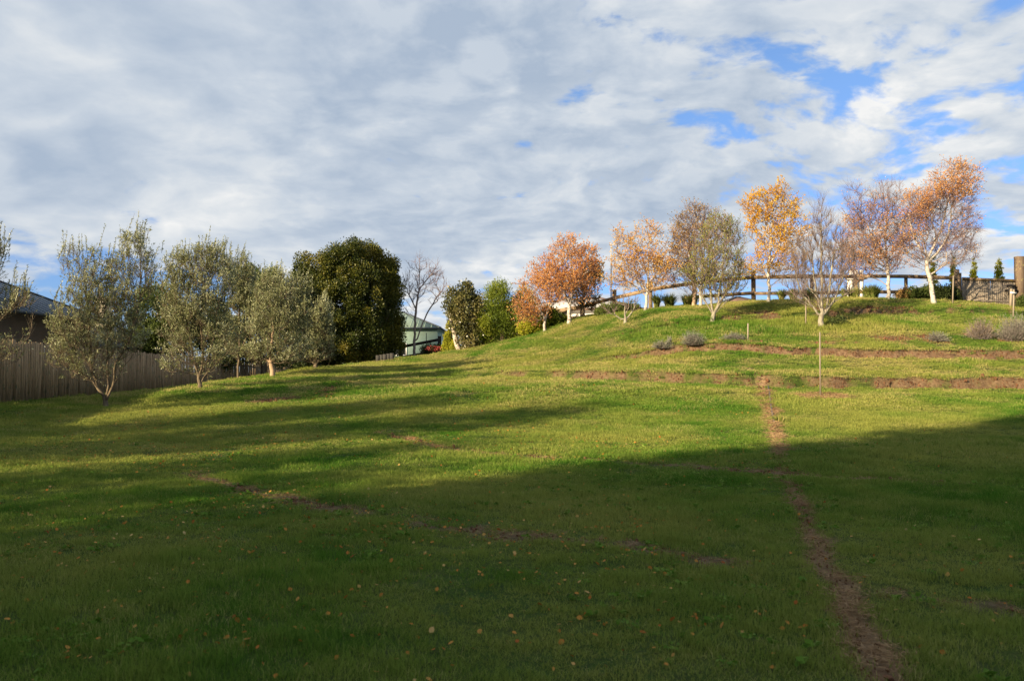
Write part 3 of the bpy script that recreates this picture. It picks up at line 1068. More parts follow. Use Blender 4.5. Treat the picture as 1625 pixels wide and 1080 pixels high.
def grow_tree(rng, stems, tips, alpha=.35, step=.16, rise=.8, lean_pen=1.4, wig=.05):
    """stems: list of world polylines (first starts at ground). Returns nodes, parent, order."""
    pos, par, plen = [], [], []

    def addnode(p, q):
        pos.append(np.asarray(p, float))
        par.append(q)
        plen.append(0 if q < 0 else plen[q] + np.linalg.norm(pos[-1] - pos[q]))
        return len(pos) - 1
    stem_nodes = []
    for si, st in enumerate(stems):
        st = np.array(st, float)
        # smooth resample
        dense = []
        for i in range(len(st) - 1):
            L_ = np.linalg.norm(st[i + 1] - st[i])
            k = max(1, int(L_ / (step * 1.2)))
            p0 = st[max(i - 1, 0)]; p1 = st[i]; p2 = st[i + 1]; p3 = st[min(i + 2, len(st) - 1)]
            for j in range(k):
                t = j / k
                dense.append(.5 * ((2 * p1) + (-p0 + p2) * t + (2 * p0 - 5 * p1 + 4 * p2 - p3) * t * t + (-p0 + 3 * p1 - 3 * p2 + p3) * t ** 3))
        dense.append(st[-1])
        if si == 0:
            q = -1
        else:
            A = np.array(pos)
            q = int(np.argmin(np.linalg.norm(A - st[0], axis=1)))
            dense = dense[1:]
        for d_ in dense:
            q = addnode(d_ + rng.normal(0, wig * .35, 3) * (q >= 0), q)
            stem_nodes.append(q)
    low = pos[0][2]
    A = np.zeros((60000, 3)); n_ = len(pos)
    A[:n_] = pos
    PL = np.zeros(60000); PL[:n_] = plen
    d0_ = np.array([np.min(np.linalg.norm(A[:n_] - t, axis=1)) for t in tips])
    start_ok = low + .12 * (tips[:, 2].max() - low)
    for ti in np.argsort(d0_):
        t = tips[ti]
        df = t - A[:n_]
        dist = np.linalg.norm(df, axis=1)
        pen = lean_pen * np.maximum(0, (A[:n_, 2] + .35 * dist) - t[2]) * rise + 3.0 * (A[:n_, 2] < start_ok)
        q = int(np.argmin(dist + alpha * PL[:n_] + pen))
        L_ = dist[q]
        if L_ < step * .5:
            continue
        k = max(2, int(L_ / step))
        a = A[q].copy()
        pd = A[q] - A[par[q]] if par[q] >= 0 else np.array([0, 0, 1.])
        pd = pd / (np.linalg.norm(pd) + 1e-9)
        ctrlp = a + (t - a) * .45 + (pd * .5 + np.array([0, 0, -.12 + .0 * rise])) * L_ * .22
        for j in range(1, k + 1):
            s_ = j / k
            pt = (1 - s_) ** 2 * a + 2 * s_ * (1 - s_) * ctrlp + s_ * s_ * t
            pt = pt + rng.normal(0, wig * step, 3)
            par.append(q)
            pos.append(pt)
            A[n_] = pt
            PL[n_] = PL[q] + np.linalg.norm(pt - A[q])
            q = n_
            n_ += 1
            if n_ > 59990:
                break
    return np.array(pos), np.array(par)


def radii(pos, par, r_base, r_tip):
    cnt = np.zeros(len(pos))
    child = np.zeros(len(pos), int)
    for i in range(len(pos) - 1, 0, -1):
        if child[i] == 0:
            cnt[i] += 1
        if par[i] >= 0:
            cnt[par[i]] += cnt[i]
            child[par[i]] += 1
    cnt = np.maximum(cnt, 1)
    e = math.log(r_base / r_tip) / math.log(max(cnt[0], 2))
    return r_tip * cnt ** e, cnt


def ribbon_twigs(rng, A, D, L, r):
    """two-segment three-sided twigs"""
    k = len(A)
    D = D / (np.linalg.norm(D, axis=1, keepdims=True) + 1e-9)
    M = A + D * (L * .5)[:, None]
    D2 = D + noise_dir(rng, k) * .22
    T = M + D2 * (L * .5)[:, None]
    V1, Q1 = frusta(A, M, r, r * .75, 3)
    V2, Q2 = frusta(M, T, r * .75, r * .35, 3)
    return V1, Q1, V2, Q2, M, T


def tree(kind, label, cat, Y, stems, env, ntips, r_base, barks, leaf=None, group=None, seed=0,
         twigs=(3, .5, .006), leaves=(3, .07, .045), tdir=(0, 0, .5), rise=.8, alpha=.35, leaf_prob=1.0, clump=None,
         r_tip=.006, leaf_name='crown', depth=1.0, shoots=0, shoot_len=.8, spread=1.0, sink=.06, wig=.05, step=.16, lean_pen=1.4):
    """stems in photo columns/rows at depth Y (+dY); the first begins on the ground"""
    rng = np.random.default_rng(seed + 100)
    u0 = stems[0][0][0]
    base = ground_pt(u0, Y)
    env = [(e[0], e[1], e[2] * spread, e[3] * spread) + tuple(e[4:]) for e in env]
    S3 = []
    for si, st in enumerate(stems):
        pl3 = []
        for k, q in enumerate(st):
            dY = q[2] if len(q) > 2 else 0.0
            p = P(q[0], q[1], Y + dY)
            if k == 0 and si == 0:
                p = base + np.array([0, 0, -sink])
            pl3.append(p)
        S3.append(pl3)
    tips, lf, _ = env_points(rng, env, Y, ntips, 0, depth)
    tips = tips[tips[:, 2] > base[2] + .25]
    pos, par = grow_tree(rng, S3, tips, alpha, step, rise, lean_pen, wig)
    r, cnt = radii(pos, par, r_base, r_tip)
    # root flare
    hgt = pos[:, 2] - base[2]
    r = r * (1 + .35 * np.clip(1 - hgt / (r_base * 3.5), 0, 1) * (cnt > cnt.max() * .5))
    root = link(kind, None, None, tuple(base), label, cat, group)
    idx = np.arange(1, len(pos))
    pa_ = par[idx]
    A, B = pos[pa_] - base, pos[idx] - base
    # slight overlap at joints
    Dv = B - A
    ra = np.minimum(r[pa_], r[idx] * 1.35)
    rb = r[idx]
    th1, th2 = r_base * .28, .016
    big = rb > th1
    mid = (~big) & (rb > th2)
    sml = rb <= th2
    if big.any():
        V_, Q_ = frusta(A[big] - Dv[big] * .06, B[big] + Dv[big] * .06, ra[big], rb[big], 10)
        link('trunk', mk_mesh('trunk', V_, [Q_], [barks[0]], smooth=True), root)
    Vs, Qs, fm, off = [], [], [], 0
    for msk, n_, mi in ((mid, 6, 0), (sml, 4, 1)):
        if msk.any():
            V_, Q_ = frusta(A[msk] - Dv[msk] * .04, B[msk] + Dv[msk] * .04, ra[msk], rb[msk], n_)
            Vs.append(V_); Qs.append(Q_ + off); fm.append(np.full(len(Q_), mi)); off += len(V_)
    # long upright shoots standing out of the top of the crown
    SH = None
    if shoots:
        tipi = np.setdiff1d(np.arange(len(pos)), par)
        zq = np.quantile(pos[tipi, 2], .35)
        tipi = tipi[pos[tipi, 2] > zq]
        pk = rng.choice(tipi, shoots)
        A0 = pos[pk] - base + rng.normal(0, .08, (shoots, 3))
        d0 = noise_dir(rng, shoots) * .22 + np.array([.12, .05, 1.0])
        d0 /= np.linalg.norm(d0, axis=1, keepdims=True)
        Ls = shoot_len * rng.uniform(.35, 1.1, shoots)
        B0 = A0 + d0 * Ls[:, None]
        V_, Q_ = frusta(A0, B0, np.full(shoots, .006), np.full(shoots, .0025), 4)
        Vs.append(V_); Qs.append(Q_ + off); fm.append(np.full(len(Q_), 1)); off += len(V_)
        SH = (A0, B0, Ls)
    # fine twigs
    tk, tl, tr = twigs
    fine = np.where(rb < max(.02, r_tip * 3))[0]
    rep = np.repeat(fine, tk)
    if len(rep):
        k = len(rep)
        t = rng.uniform(0, 1, k)[:, None]
        O = A[rep] * (1 - t) + B[rep] * t
        bd = Dv[rep] / (np.linalg.norm(Dv[rep], axis=1, keepdims=True) + 1e-9)
        D = bd * .7 + noise_dir(rng, k) * .75 + np.array(tdir)
        L = tl * rng.uniform(.4, 1.1, k)
        V1, Q1, V2, Q2, M, T = ribbon_twigs(rng, O, D, L, np.full(k, tr))
        Vs += [V1, V2]
        Qs += [Q1 + off, Q2 + off + len(V1)]
        fm += [np.full(len(Q1) + len(Q2), 1)]
        off += len(V1) + len(V2)
    if Qs:
        link('branches', mk_mesh('branches', np.concatenate(Vs), [np.concatenate(Qs)], [barks[1], barks[2]], fmat=np.concatenate(fm)), root)
    if leaf and len(rep):
        lk, ll, lw = leaves
        # leafiness by nearest envelope
        e6 = [tuple(e) + (1.0, 0.0)[len(e) - 4:] if len(e) < 6 else tuple(e) for e in env]
        C_ = np.array([P(e[0], e[1], Y + e[5]) - base for e in e6])
        S_ = np.array([[e[2] * Y / FPX, e[2] * Y / FPX, e[3] * Y / FPX] for e in e6])
        W_ = np.array([e[4] for e in e6])
        dd = (((T[:, None] - C_[None]) / S_[None]) ** 2).sum(-1)
        wl = W_[dd.argmin(1)]
        # patchy leaf cover
        cx = fbm(T[:, 0] * 1.6 + seed, T[:, 2] * 1.6 + T[:, 1], 2, 3)
        prob = wl * leaf_prob * (.35 + 1.3 * sm(cx, .3, .62))
        rr = np.repeat(np.arange(len(T)), lk)
        rr = rr[rng.uniform(0, 1, len(rr)) < prob[rr]]
        k = len(rr)
        t = rng.uniform(.15, 1.0, k)[:, None]
        Pn = M[rr] * (1 - t) + T[rr] * t
        td = T[rr] - M[rr]
        td /= np.linalg.norm(td, axis=1, keepdims=True) + 1e-9
        D = td * .8 + noise_dir(rng, k) * .8
        if SH is not None:
            ks = 34
            rs = np.repeat(np.arange(shoots), ks)
            ts = rng.uniform(.02, 1.0, len(rs))[:, None]
            P2 = SH[0][rs] * (1 - ts) + SH[1][rs] * ts
            D2 = (SH[1] - SH[0])[rs] / SH[2][rs][:, None] + noise_dir(rng, len(rs)) * .75
            Pn = np.concatenate([Pn, P2])
            D = np.concatenate([D, D2])
            k = len(Pn)
        V_, Q_ = leaf_quads(Pn, D, ll * rng.uniform(.6, 1.25, k), lw * rng.uniform(.7, 1.2, k), rng)
        link(leaf_name, mk_mesh(leaf_name, V_, [Q_], [leaf], rnd=rng.uniform(0, 1, k)), root)
    return root


def dense_tree(kind, label, cat, Y, u0, lobes, leaf, nleaf, size, seed=0, bark='bark_olive', trunk_h=1.2, r=.18, group=None,
               clump_r=.45, nclump=260, up=.4, sub=None, trunks=None, aspect=.6, inner=.35, zbase=None):
    """closely leafed crown: clumps of leaves on overlapping lobes, with a trunk and limbs inside"""
    rng = np.random.default_rng(seed + 500)
    base = ground_pt(u0, Y)
    if zbase is not None:
        base[2] = zbase
    root = link(kind, None, None, tuple(base), label, cat, group)
    cen, lf, dirs = env_points(rng, lobes, Y, nclump, .72)
    inn, _, di2 = env_points(rng, lobes, Y, int(nclump * inner), 0.2)
    cen = np.concatenate([cen, inn]); dirs = np.concatenate([dirs, di2])
    ok = cen[:, 2] > base[2] + clump_r * .3
    cen, dirs = cen[ok], dirs[ok]
    k = nleaf
    pk = rng.integers(0, len(cen), k)
    cs = clump_r * rng.uniform(.55, 1.3, len(cen))
    off = noise_dir(rng, k) * (rng.uniform(0, 1, k) ** .5)[:, None] * cs[pk][:, None] * np.array([1, 1, 1.15])
    Pn = cen[pk] + off - base
    D = off / (np.linalg.norm(off, axis=1, keepdims=True) + 1e-9) * .8 + noise_dir(rng, k) * .6 + np.array([0, 0, up])
    V_, Q_ = leaf_quads(Pn, D, size * rng.uniform(.6, 1.3, k), size * aspect * rng.uniform(.7, 1.2, k), rng)
    clr = rng.uniform(0, 1, len(cen))
    rn = np.clip(.5 * clr[pk] + .5 * rng.uniform(0, 1, k), 0, 1)
    link('crown', mk_mesh('crown', V_, [Q_], [leaf], rnd=rn), root)
    # trunk and limbs reaching into the clumps
    tips = cen[rng.choice(len(cen), min(60, len(cen)), replace=False)]
    top = cen.mean(0)
    st = trunks or [[base + [0, 0, -.05], base * .5 + np.array([top[0], top[1], base[2] + trunk_h]) * .5, np.array([top[0], top[1], base[2] + trunk_h])]]
    if trunks:
        st = [[(P(q[0], q[1], Y) if (i or j) else base + [0, 0, -.05]) for j, q in enumerate(s_)] for i, s_ in enumerate(trunks)]
    pos, par = grow_tree(rng, st, tips, .3, .22, .8)
    rr, cnt = radii(pos, par, r, .012)
    idx = np.arange(1, len(pos))
    V_, Q_ = frusta(pos[par[idx]] - base, pos[idx] - base, np.minimum(rr[par[idx]], rr[idx] * 1.4), rr[idx], 7)
    link('trunk', mk_mesh('trunk', V_, [Q_], [bark], smooth=True), root)
    return root


BB = ('bark_birch', 'bark_birch_limb', 'bark_birch_twig')
BO = ('bark_olive', 'bark_olive', 'bark_olive')
BP_ = ('bark_pear', 'bark_pear', 'bark_pear_twig')
GB = 'autumn birches along the crest of the hill'
GO = 'olive trees along the paling fence'

# ---- birches on the hill
tree('birch_tree', 'leftmost small birch with forked white trunk and pale orange pink leaves beside lime green bushes', 'tree', 47,
     [[(864, 528), (865.5, 509), (869, 493), (872, 480), (876, 455)], [(866, 506), (858, 494), (852, 483), (845, 465)], [(870, 490), (880, 475), (885, 450)]],
     [(850, 470, 30, 34, .9), (834, 488, 20, 24, .55), (878, 452, 26, 28, 1.0), (862, 440, 26, 26, 1.0), (850, 500, 18, 12, .6)], 330, .075, BB, 'leaf_birch_orange', GB, 1, spread=1.15,
     twigs=(3, .45, .0035), leaves=(6, .062, .052), tdir=(0, 0, .15))
tree('birch_tree', 'dense russet orange birch with thick white trunk left of the roof on the hill', 'tree', 46,
     [[(904, 516), (903, 490), (907, 470), (908, 440), (905, 400)], [(906, 474), (918, 450), (925, 425)], [(905, 480), (892, 455), (885, 430)]],
     [(903, 420, 44, 44, 1.3), (926, 438, 26, 40, 1.2), (880, 442, 30, 36, 1.1), (905, 394, 22, 18, 1.0), (937, 405, 15, 22, 1.1), (900, 455, 35, 20, .9)], 620, .10, BB,
     'leaf_birch_orange', GB, 2, spread=1.1, twigs=(3, .45, .0035), leaves=(7, .062, .052), tdir=(0, 0, .2))
tree('brown_leafed_tree', 'olive brown leafed tree half hidden behind the russet birch', 'tree', 48.5,
     [[(925, 512), (926, 480), (928, 440), (930, 420)]],
     [(934, 455, 20, 42, 1.0), (920, 470, 20, 25, .8), (945, 432, 12, 20, .8)], 260, .09, ('bark_olive', 'bark_olive', 'bark_olive'), 'leaf_brownish', None, 3,
     twigs=(3, .42, .005), leaves=(5, .09, .07))
tree('birch_tree', 'amber leafed birch just right of the thin white pole', 'tree', 43,
     [[(1024, 494), (1027, 470), (1028, 440), (1030, 400), (1030, 370)], [(1026, 462), (1005, 437), (985, 405)], [(1028, 450), (1045, 425), (1055, 400)], [(1026, 468), (1008, 455), (985, 440)]],
     [(1030, 400, 28, 48, 1.0), (995, 410, 24, 38, .9), (1018, 430, 42, 30, 1.0), (1060, 425, 20, 28, 1.0), (985, 375, 12, 15, .7), (975, 440, 14, 18, .4)], 480, .075, BB, 'leaf_birch_amber', GB, 4, spread=1.2,
     twigs=(3, .45, .0035), leaves=(5, .062, .052), tdir=(0, 0, .25))
tree('birch_tree', 'nearly bare twiggy birch standing behind the green leafed fruit tree', 'tree', 43,
     [[(1113, 488), (1112, 460), (1115, 425), (1118, 380), (1115, 345)], [(1112, 450), (1097, 415), (1087, 380)], [(1115, 420), (1130, 390), (1140, 360)]],
     [(1110, 385, 44, 52, .35), (1085, 395, 22, 48, .4), (1130, 372, 30, 35, .3), (1102, 345, 30, 22, .35), (1090, 440, 20, 25, .35)], 480, .075, BB, 'leaf_brownish', GB, 5, spread=1.15,
     twigs=(4, .5, .0045), leaves=(3, .075, .055), tdir=(0, 0, .45))
tree('birch_tree', 'slim brown stemmed birch just left of the bare twiggy birch', 'tree', 43.6,
     [[(1102, 487), (1103, 455), (1098, 420), (1092, 390)]],
     [(1090, 410, 22, 40, .5), (1080, 380, 16, 30, .5)], 150, .09, ('bark_tan', 'bark_birch_limb', 'bark_birch_twig'), 'leaf_birch_amber', GB, 6,
     twigs=(3, .45, .0045), leaves=(2, .08, .06))
tree('fruit_tree', 'many stemmed fruit tree with thinning yellow green leaves in front of the birches', 'tree', 38.5,
     [[(1131, 512), (1132, 498), (1148, 472), (1163, 440), (1170, 400)], [(1132, 500), (1128, 470), (1125, 430), (1130, 385)], [(1132, 500), (1112, 465), (1092, 432)],
      [(1138, 488), (1145, 440), (1150, 385)], [(1132, 502), (1150, 482), (1185, 452)], [(1131, 498), (1120, 480), (1102, 455)]],
     [(1140, 405, 38, 60, 1.0), (1165, 395, 20, 48, 1.2), (1112, 425, 25, 38, .8), (1170, 440, 20, 25, .8), (1090, 440, 12, 20, .6), (1140, 450, 30, 25, .6)], 520, .09, BP_, 'leaf_pear', None, 7, spread=1.1,
     twigs=(4, .46, .0045), leaves=(3, .062, .042), tdir=(0, 0, .8), rise=1.2)
tree('birch_tree', 'bright golden yellow birch with slim white trunk in front of the crest fence', 'tree', 42.5,
     [[(1220, 479), (1221, 455), (1219, 435), (1222, 400), (1225, 350), (1230, 310)], [(1220, 442), (1208, 422), (1200, 400)], [(1221, 420), (1235, 395), (1245, 370)]],
     [(1228, 345, 34, 44, 1.2), (1205, 325, 24, 24, 1.2), (1256, 360, 24, 34, 1.3), (1225, 392, 26, 28, 1.0), (1240, 304, 18, 16, .9), (1205, 425, 30, 16, .5), (1250, 415, 28, 18, .5), (1192, 352, 14, 20, .8), (1262, 330, 12, 16, .6)], 560, .075, BB,
     'leaf_birch_yellow', GB, 8, spread=1.15, twigs=(3, .42, .0035), leaves=(10, .055, .045), tdir=(0, 0, .3))
tree('bare_fruit_tree', 'large bare pale barked fruit tree with upright twigs behind the tallest stake', 'tree', 37.5,
     [[(1303, 521), (1303, 508), (1304.5, 500)], [(1304, 502), (1291, 488), (1272, 464), (1263, 430)], [(1304, 501), (1304, 470), (1304, 430), (1303, 370), (1304, 325)],
      [(1305, 501), (1320, 480), (1333, 455), (1343, 425)], [(1318, 482), (1340, 467), (1358, 452)], [(1291, 488), (1278, 480), (1262, 470), (1250, 455)], [(1304, 495), (1296, 465), (1290, 425), (1287, 390)],
      [(1310, 492), (1316, 460), (1322, 415), (1326, 385)]],
     [(1303, 430, 50, 60), (1302, 355, 20, 45), (1340, 425, 28, 40), (1262, 425, 25, 48), (1320, 380, 22, 35), (1285, 380, 18, 35)], 620, .11, BP_, None, None, 9, spread=1.12,
     twigs=(3, .62, .0045), tdir=(0, 0, 1.4), rise=1.5, r_tip=.007, lean_pen=1.8)
tree('birch_tree', 'twiggy birch with few orange leaves and purplish twigs left of the leaning birch', 'tree', 42.5,
     [[(1411, 475), (1410, 440), (1407, 410), (1405, 380), (1408, 335)], [(1408, 407), (1387, 380), (1366, 335)], [(1408, 412), (1428, 385), (1438, 350)], [(1410, 425), (1388, 415), (1370, 405)]],
     [(1400, 372, 46, 58, .6), (1370, 370, 34, 55, .45), (1425, 345, 24, 48, .55), (1360, 322, 20, 42, .05), (1362, 415, 28, 32, .5), (1408, 390, 18, 36, .9), (1405, 315, 26, 34, .08), (1345, 400, 20, 30, .4)], 640, .085, BB, 'leaf_birch_orange', GB, 10, spread=1.12,
     twigs=(5, .6, .004), leaves=(3, .06, .05), tdir=(0, 0, .35))
tree('birch_tree', 'tall leaning white birch with orange leaves mainly in its top at the right', 'tree', 41,
     [[(1484, 482), (1478, 455), (1472, 425), (1471, 410)], [(1472, 412), (1490, 372), (1500, 340), (1506, 300), (1513, 265)], [(1474, 416), (1500, 382), (1508, 350), (1512, 318), (1522, 290)],
      [(1472, 410), (1455, 386), (1447, 362), (1440, 335)], [(1474, 418), (1495, 410), (1513, 402)], [(1471, 408), (1467, 385)]],
     [(1515, 288, 34, 34, 1.8), (1468, 325, 32, 32, .8), (1495, 350, 40, 46, .08), (1450, 362, 24, 40, .45), (1534, 350, 22, 48, .06), (1503, 398, 46, 24, .03), (1440, 395, 20, 30, .15)], 860, .105, BB,
     'leaf_birch_orange', GB, 11, spread=1.08, twigs=(5, .55, .004), leaves=(4, .06, .05), tdir=(.1, 0, -.05))
tree('bare_sapling', 'small bare spreading sapling on the slope below the thin white pole', 'tree', 40.5,
     [[(992, 515), (992, 505), (991, 485), (989, 462)], [(992, 510), (976, 500), (960, 491), (950, 482)], [(993, 510), (1003, 495), (1010, 480), (1014, 470)], [(992, 500), (998, 480), (996, 465)]],
     [(990, 478, 20, 18), (965, 490, 15, 10), (1008, 480, 10, 14)], 50, .07, ('bark_pear', 'bark_pear', 'bark_pear_twig'), None, None, 12,
     twigs=(2, .35, .005), tdir=(0, 0, .6), r_tip=.008)
tree('bare_tree', 'bare purplish tree with two slender stems in front of the green shed', 'tree', 52.5,
     [[(657, 561), (659, 504), (663, 470), (665.5, 455), (665.5, 404)], [(662, 540), (671, 511), (691, 475), (709, 449)], [(661, 490), (648, 465), (642, 445)], [(664, 460), (684, 435), (695, 420)]],
     [(666, 445, 28, 42), (697, 455, 18, 28), (648, 470, 14, 32), (690, 430, 16, 22)], 210, .08, ('bark_grey', 'bark_grey', 'bark_birch_twig'), None, None, 13,
     twigs=(2, .5, .006), tdir=(0, 0, .4), r_tip=.009)

# ---- olives
OL = dict(twigs=(4, .40, .003), tdir=(0, 0, .9), rise=1.0, r_tip=.004, shoots=200, shoot_len=.75, spread=1.0)
tree('olive_tree', 'leftmost whole olive tree, wide and many stemmed, before the fence', 'olive tree', 25,
     [[(170, 645), (163, 625), (157, 617)], [(158, 618), (146, 603), (130, 592), (112, 570)], [(157, 617), (148, 590), (143, 560), (140, 500), (135, 440)], [(165, 632), (172, 613), (170, 570), (172, 500)],
      [(168, 636), (180, 610), (181, 585), (205, 540), (220, 480), (225, 400)], [(175, 618), (192, 590), (212, 560), (232, 530)]],
     [(150, 520, 68, 68, 1), (112, 560, 42, 34, 1), (150, 590, 45, 20, .7), (140, 445, 42, 52, .75), (212, 430, 38, 60, .7), (205, 540, 38, 42, 1), (226, 385, 16, 26, .7), (185, 475, 58, 55, .8), (110, 420, 18, 34, .6)], 760, .062, BO,
     'leaf_olive', GO, 20, leaves=(7, .075, .02), **OL)
tree('olive_tree', 'second olive tree with tall rounded grey green crown', 'olive tree', 29,
     [[(320, 619), (316, 600), (313, 590)], [(314, 592), (307, 570), (303, 545), (290, 500)], [(316, 600), (322, 570), (320, 520), (322, 440)], [(318, 606), (334, 580), (350, 556), (365, 520)],
      [(313, 590), (300, 560), (280, 540), (268, 510)], [(318, 596), (336, 550), (345, 490)]],
     [(315, 465, 52, 64, 1), (280, 568, 28, 38, 1), (330, 585, 28, 16, .7), (350, 540, 34, 45, .9), (325, 415, 32, 28, .9), (290, 430, 28, 40, .9), (345, 445, 34, 42, .9), (300, 520, 45, 45, .8), (262, 470, 18, 40, .8)], 760, .062, BO,
     'leaf_olive', GO, 21, leaves=(8, .08, .022), **OL)
tree('olive_tree', 'silvery olive tree tucked close to the fence behind its neighbours', 'olive tree', 35.5,
     [[(378, 607), (378, 580), (380, 540), (380, 480), (378, 430)], [(379, 560), (392, 530), (398, 490)]],
     [(380, 450, 26, 46, .7), (388, 500, 30, 40, .9), (370, 545, 20, 30, .8)], 300, .05, BO, 'leaf_olive', GO, 22, leaves=(8, .085, .025), **OL)
tree('olive_tree', 'third olive tree with short single pale trunk and low green crown', 'olive tree', 34,
     [[(433, 600), (432, 588), (429, 575), (432, 540), (436, 470)], [(430, 578), (418, 560), (400, 540)], [(431, 575), (448, 550), (465, 520)]],
     [(435, 520, 46, 46, 1.1), (408, 562, 26, 20, 1.1), (460, 558, 32, 26, 1.1), (440, 465, 38, 34, .9), (475, 500, 24, 36, .9), (480, 460, 12, 18, .7)], 620, .09, ('bark_tan', 'bark_olive', 'bark_olive'),
     'leaf_olive', GO, 23, leaves=(8, .085, .025), **OL)
tree('olive_tree', 'small bushy silver olive in front of the dark evergreens', 'olive tree', 37,
     [[(500, 588), (500, 570), (505, 540), (512, 490)], [(500, 582), (490, 565), (480, 550)], [(500, 580), (512, 560), (520, 535)]],
     [(502, 540, 24, 44, 1.1), (512, 505, 14, 26, 1), (482, 562, 18, 20, .8), (520, 555, 12, 26, .9)], 380, .08, BO, 'leaf_olive', GO, 24, leaves=(8, .085, .025), **OL)
tree('olive_tree', 'overhanging olive at the left picture edge in shade over the house roof', 'olive tree', 21.5,
     [[(-75, 660), (-70, 620), (-50, 560), (-30, 500), (-15, 420)], [(-72, 630), (-40, 590), (10, 560), (45, 535)], [(-55, 565), (-10, 520), (30, 480)], [(-72, 630), (-90, 560), (-100, 480)]],
     [(-38, 450, 34, 90, .8), (-8, 400, 14, 50, .7), (10, 478, 20, 28, .4), (-80, 480, 60, 90, .9), (5, 560, 30, 20, .3), (40, 480, 22, 20, .2)], 480, .062, BO, 'leaf_olive', GO, 25,
     leaves=(4, .075, .02), **OL)

# ---- dense trees at the far left corner
EV1 = [(520, 500, 56, 60), (535, 545, 62, 34), (482, 452, 24, 30), (470, 500, 18, 36), (503, 428, 24, 26), (530, 416, 24, 24), (556, 410, 24, 20), (548, 450, 30, 34), (515, 460, 30, 30), (580, 450, 26, 36),
       (575, 500, 30, 44), (495, 540, 30, 40), (590, 545, 22, 34), (478, 425, 16, 16), (565, 396, 16, 12)]
EV2 = [(598, 500, 34, 60), (585, 412, 26, 24), (608, 440, 22, 26), (622, 465, 15, 30), (620, 510, 18, 34), (600, 545, 36, 30), (628, 535, 10, 24), (570, 400, 18, 14), (612, 420, 14, 14)]
dense_tree('evergreen_tree', 'huge dark rounded evergreen nearest the silver olive', 'evergreen tree', 50, 530, EV1, 'leaf_evergreen', 150000, .115, 1, r=.3,
           clump_r=.42, nclump=620, group='dark evergreens beyond the olives', inner=.45, up=.8)
dense_tree('evergreen_tree', 'darker evergreen standing right behind the huge one, beside the green shed', 'evergreen tree', 51.5, 603, EV2, 'leaf_evergreen', 85000, .115, 2, r=.25, clump_r=.40, nclump=360,
           group='dark evergreens beyond the olives', inner=.45, up=.8)
dense_tree('hedge', 'low dark hedge showing under the small bushy olive at the end of the paling fence', 'hedge', 57, 462, [(440, 590, 26, 24), (470, 588, 26, 26), (500, 588, 24, 26)], 'leaf_dark', 30000, .13, 41,
           clump_r=.4, nclump=170, r=.06, trunk_h=.4)
dense_tree('hedge', 'low dark hedge closing the gaps behind the feathery tree and the lime bushes', 'hedge', 54, 800, [(745, 548, 16, 16), (772, 545, 18, 18), (800, 540, 18, 18), (828, 532, 18, 18), (855, 524, 18, 16), (882, 514, 14, 12)], 'leaf_dark', 24000,
           .13, 43, clump_r=.35, nclump=150, r=.05, trunk_h=.4)
dense_tree('distant_tree', 'soft grey green distant treetop right of the green shed', 'tree', 120, 700, [(693, 552, 8, 12), (703, 548, 9, 14), (713, 553, 9, 12)], 'leaf_mid', 9000, .3, 42, clump_r=.7, nclump=60, r=.2)
dense_tree('broadleaf_tree', 'dull green tree behind the fence between the first two olives', 'tree', 44, 250, [(250, 500, 40, 48), (232, 540, 24, 30), (275, 530, 24, 40)], 'leaf_mid', 26000, .12, 3,
           group='trees on the far side of the paling fence', nclump=150, clump_r=.4)
dense_tree('broadleaf_tree', 'yellowish green tree rising behind the third olive', 'tree', 47, 420, [(420, 475, 36, 48), (400, 535, 34, 40), (452, 530, 26, 50), (395, 455, 22, 30)], 'leaf_mid', 38000, .12, 4,
           group='trees on the far side of the paling fence', nclump=190, clump_r=.4)
dense_tree('broadleaf_tree', 'dark bushy tree hidden low behind the second olive', 'tree', 45, 340, [(338, 520, 34, 50), (362, 545, 24, 34)], 'leaf_dark', 22000, .12, 5,
           group='trees on the far side of the paling fence', nclump=120, clump_r=.4)
dense_tree('conifer', 'slim lime green conifer cone beside the leaning trunk', 'conifer', 51.2, 711,
           [(711, 553, 9, 12), (711, 540, 7, 14), (711.5, 527, 4.5, 12), (712, 517, 2.4, 8)], 'leaf_lime', 9000, .08, 6, r=.05, clump_r=.12, nclump=120, up=1.2, trunk_h=.5)
dense_tree('conifer', 'very small yellow green conifer at the foot of the leaning trunk', 'conifer', 50.5, 722, [(722, 552, 7, 9), (723, 544, 4, 7)], 'leaf_lime', 3500, .08, 7, r=.04, clump_r=.12, nclump=60, up=1.2,
           trunk_h=.3)
dense_tree('glossy_leafed_tree', 'leaning tree with pale bare trunk and glossy brown green leaves', 'tree', 50, 730,
           [(737, 498, 26, 34), (742, 463, 14, 10), (750, 535, 20, 24), (722, 478, 14, 18), (755, 500, 14, 30)], 'leaf_magnolia', 15000, .15, 8, bark='bark_pale', r=.16, clump_r=.36, nclump=150,
           trunks=[[(730, 558), (724, 540), (719, 520), (713, 502), (712, 490)], [(719, 520), (735, 495), (742, 470)]])
dense_tree('feathery_tree', 'feathery yellow green tree with short tan trunk in the middle of the row', 'tree', 50, 797,
           [(790, 478, 20, 26), (778, 510, 24, 24), (808, 508, 22, 26), (795, 460, 10, 12), (770, 528, 18, 16), (822, 520, 14, 18)], 'leaf_feathery', 34000, .13, 9, bark='bark_tan', r=.14, clump_r=.36,
           nclump=230, trunks=[[(797, 543), (796, 528), (795, 510), (794, 490)]], aspect=.3, up=.5)
dense_tree('garden_shrub', 'dark green bush filling the gap left of the feathery tree', 'shrub', 50.6, 768, [(768, 530, 17, 18)], 'leaf_dark', 7000, .1, 10, r=.05, clump_r=.22, nclump=60, trunk_h=.4)
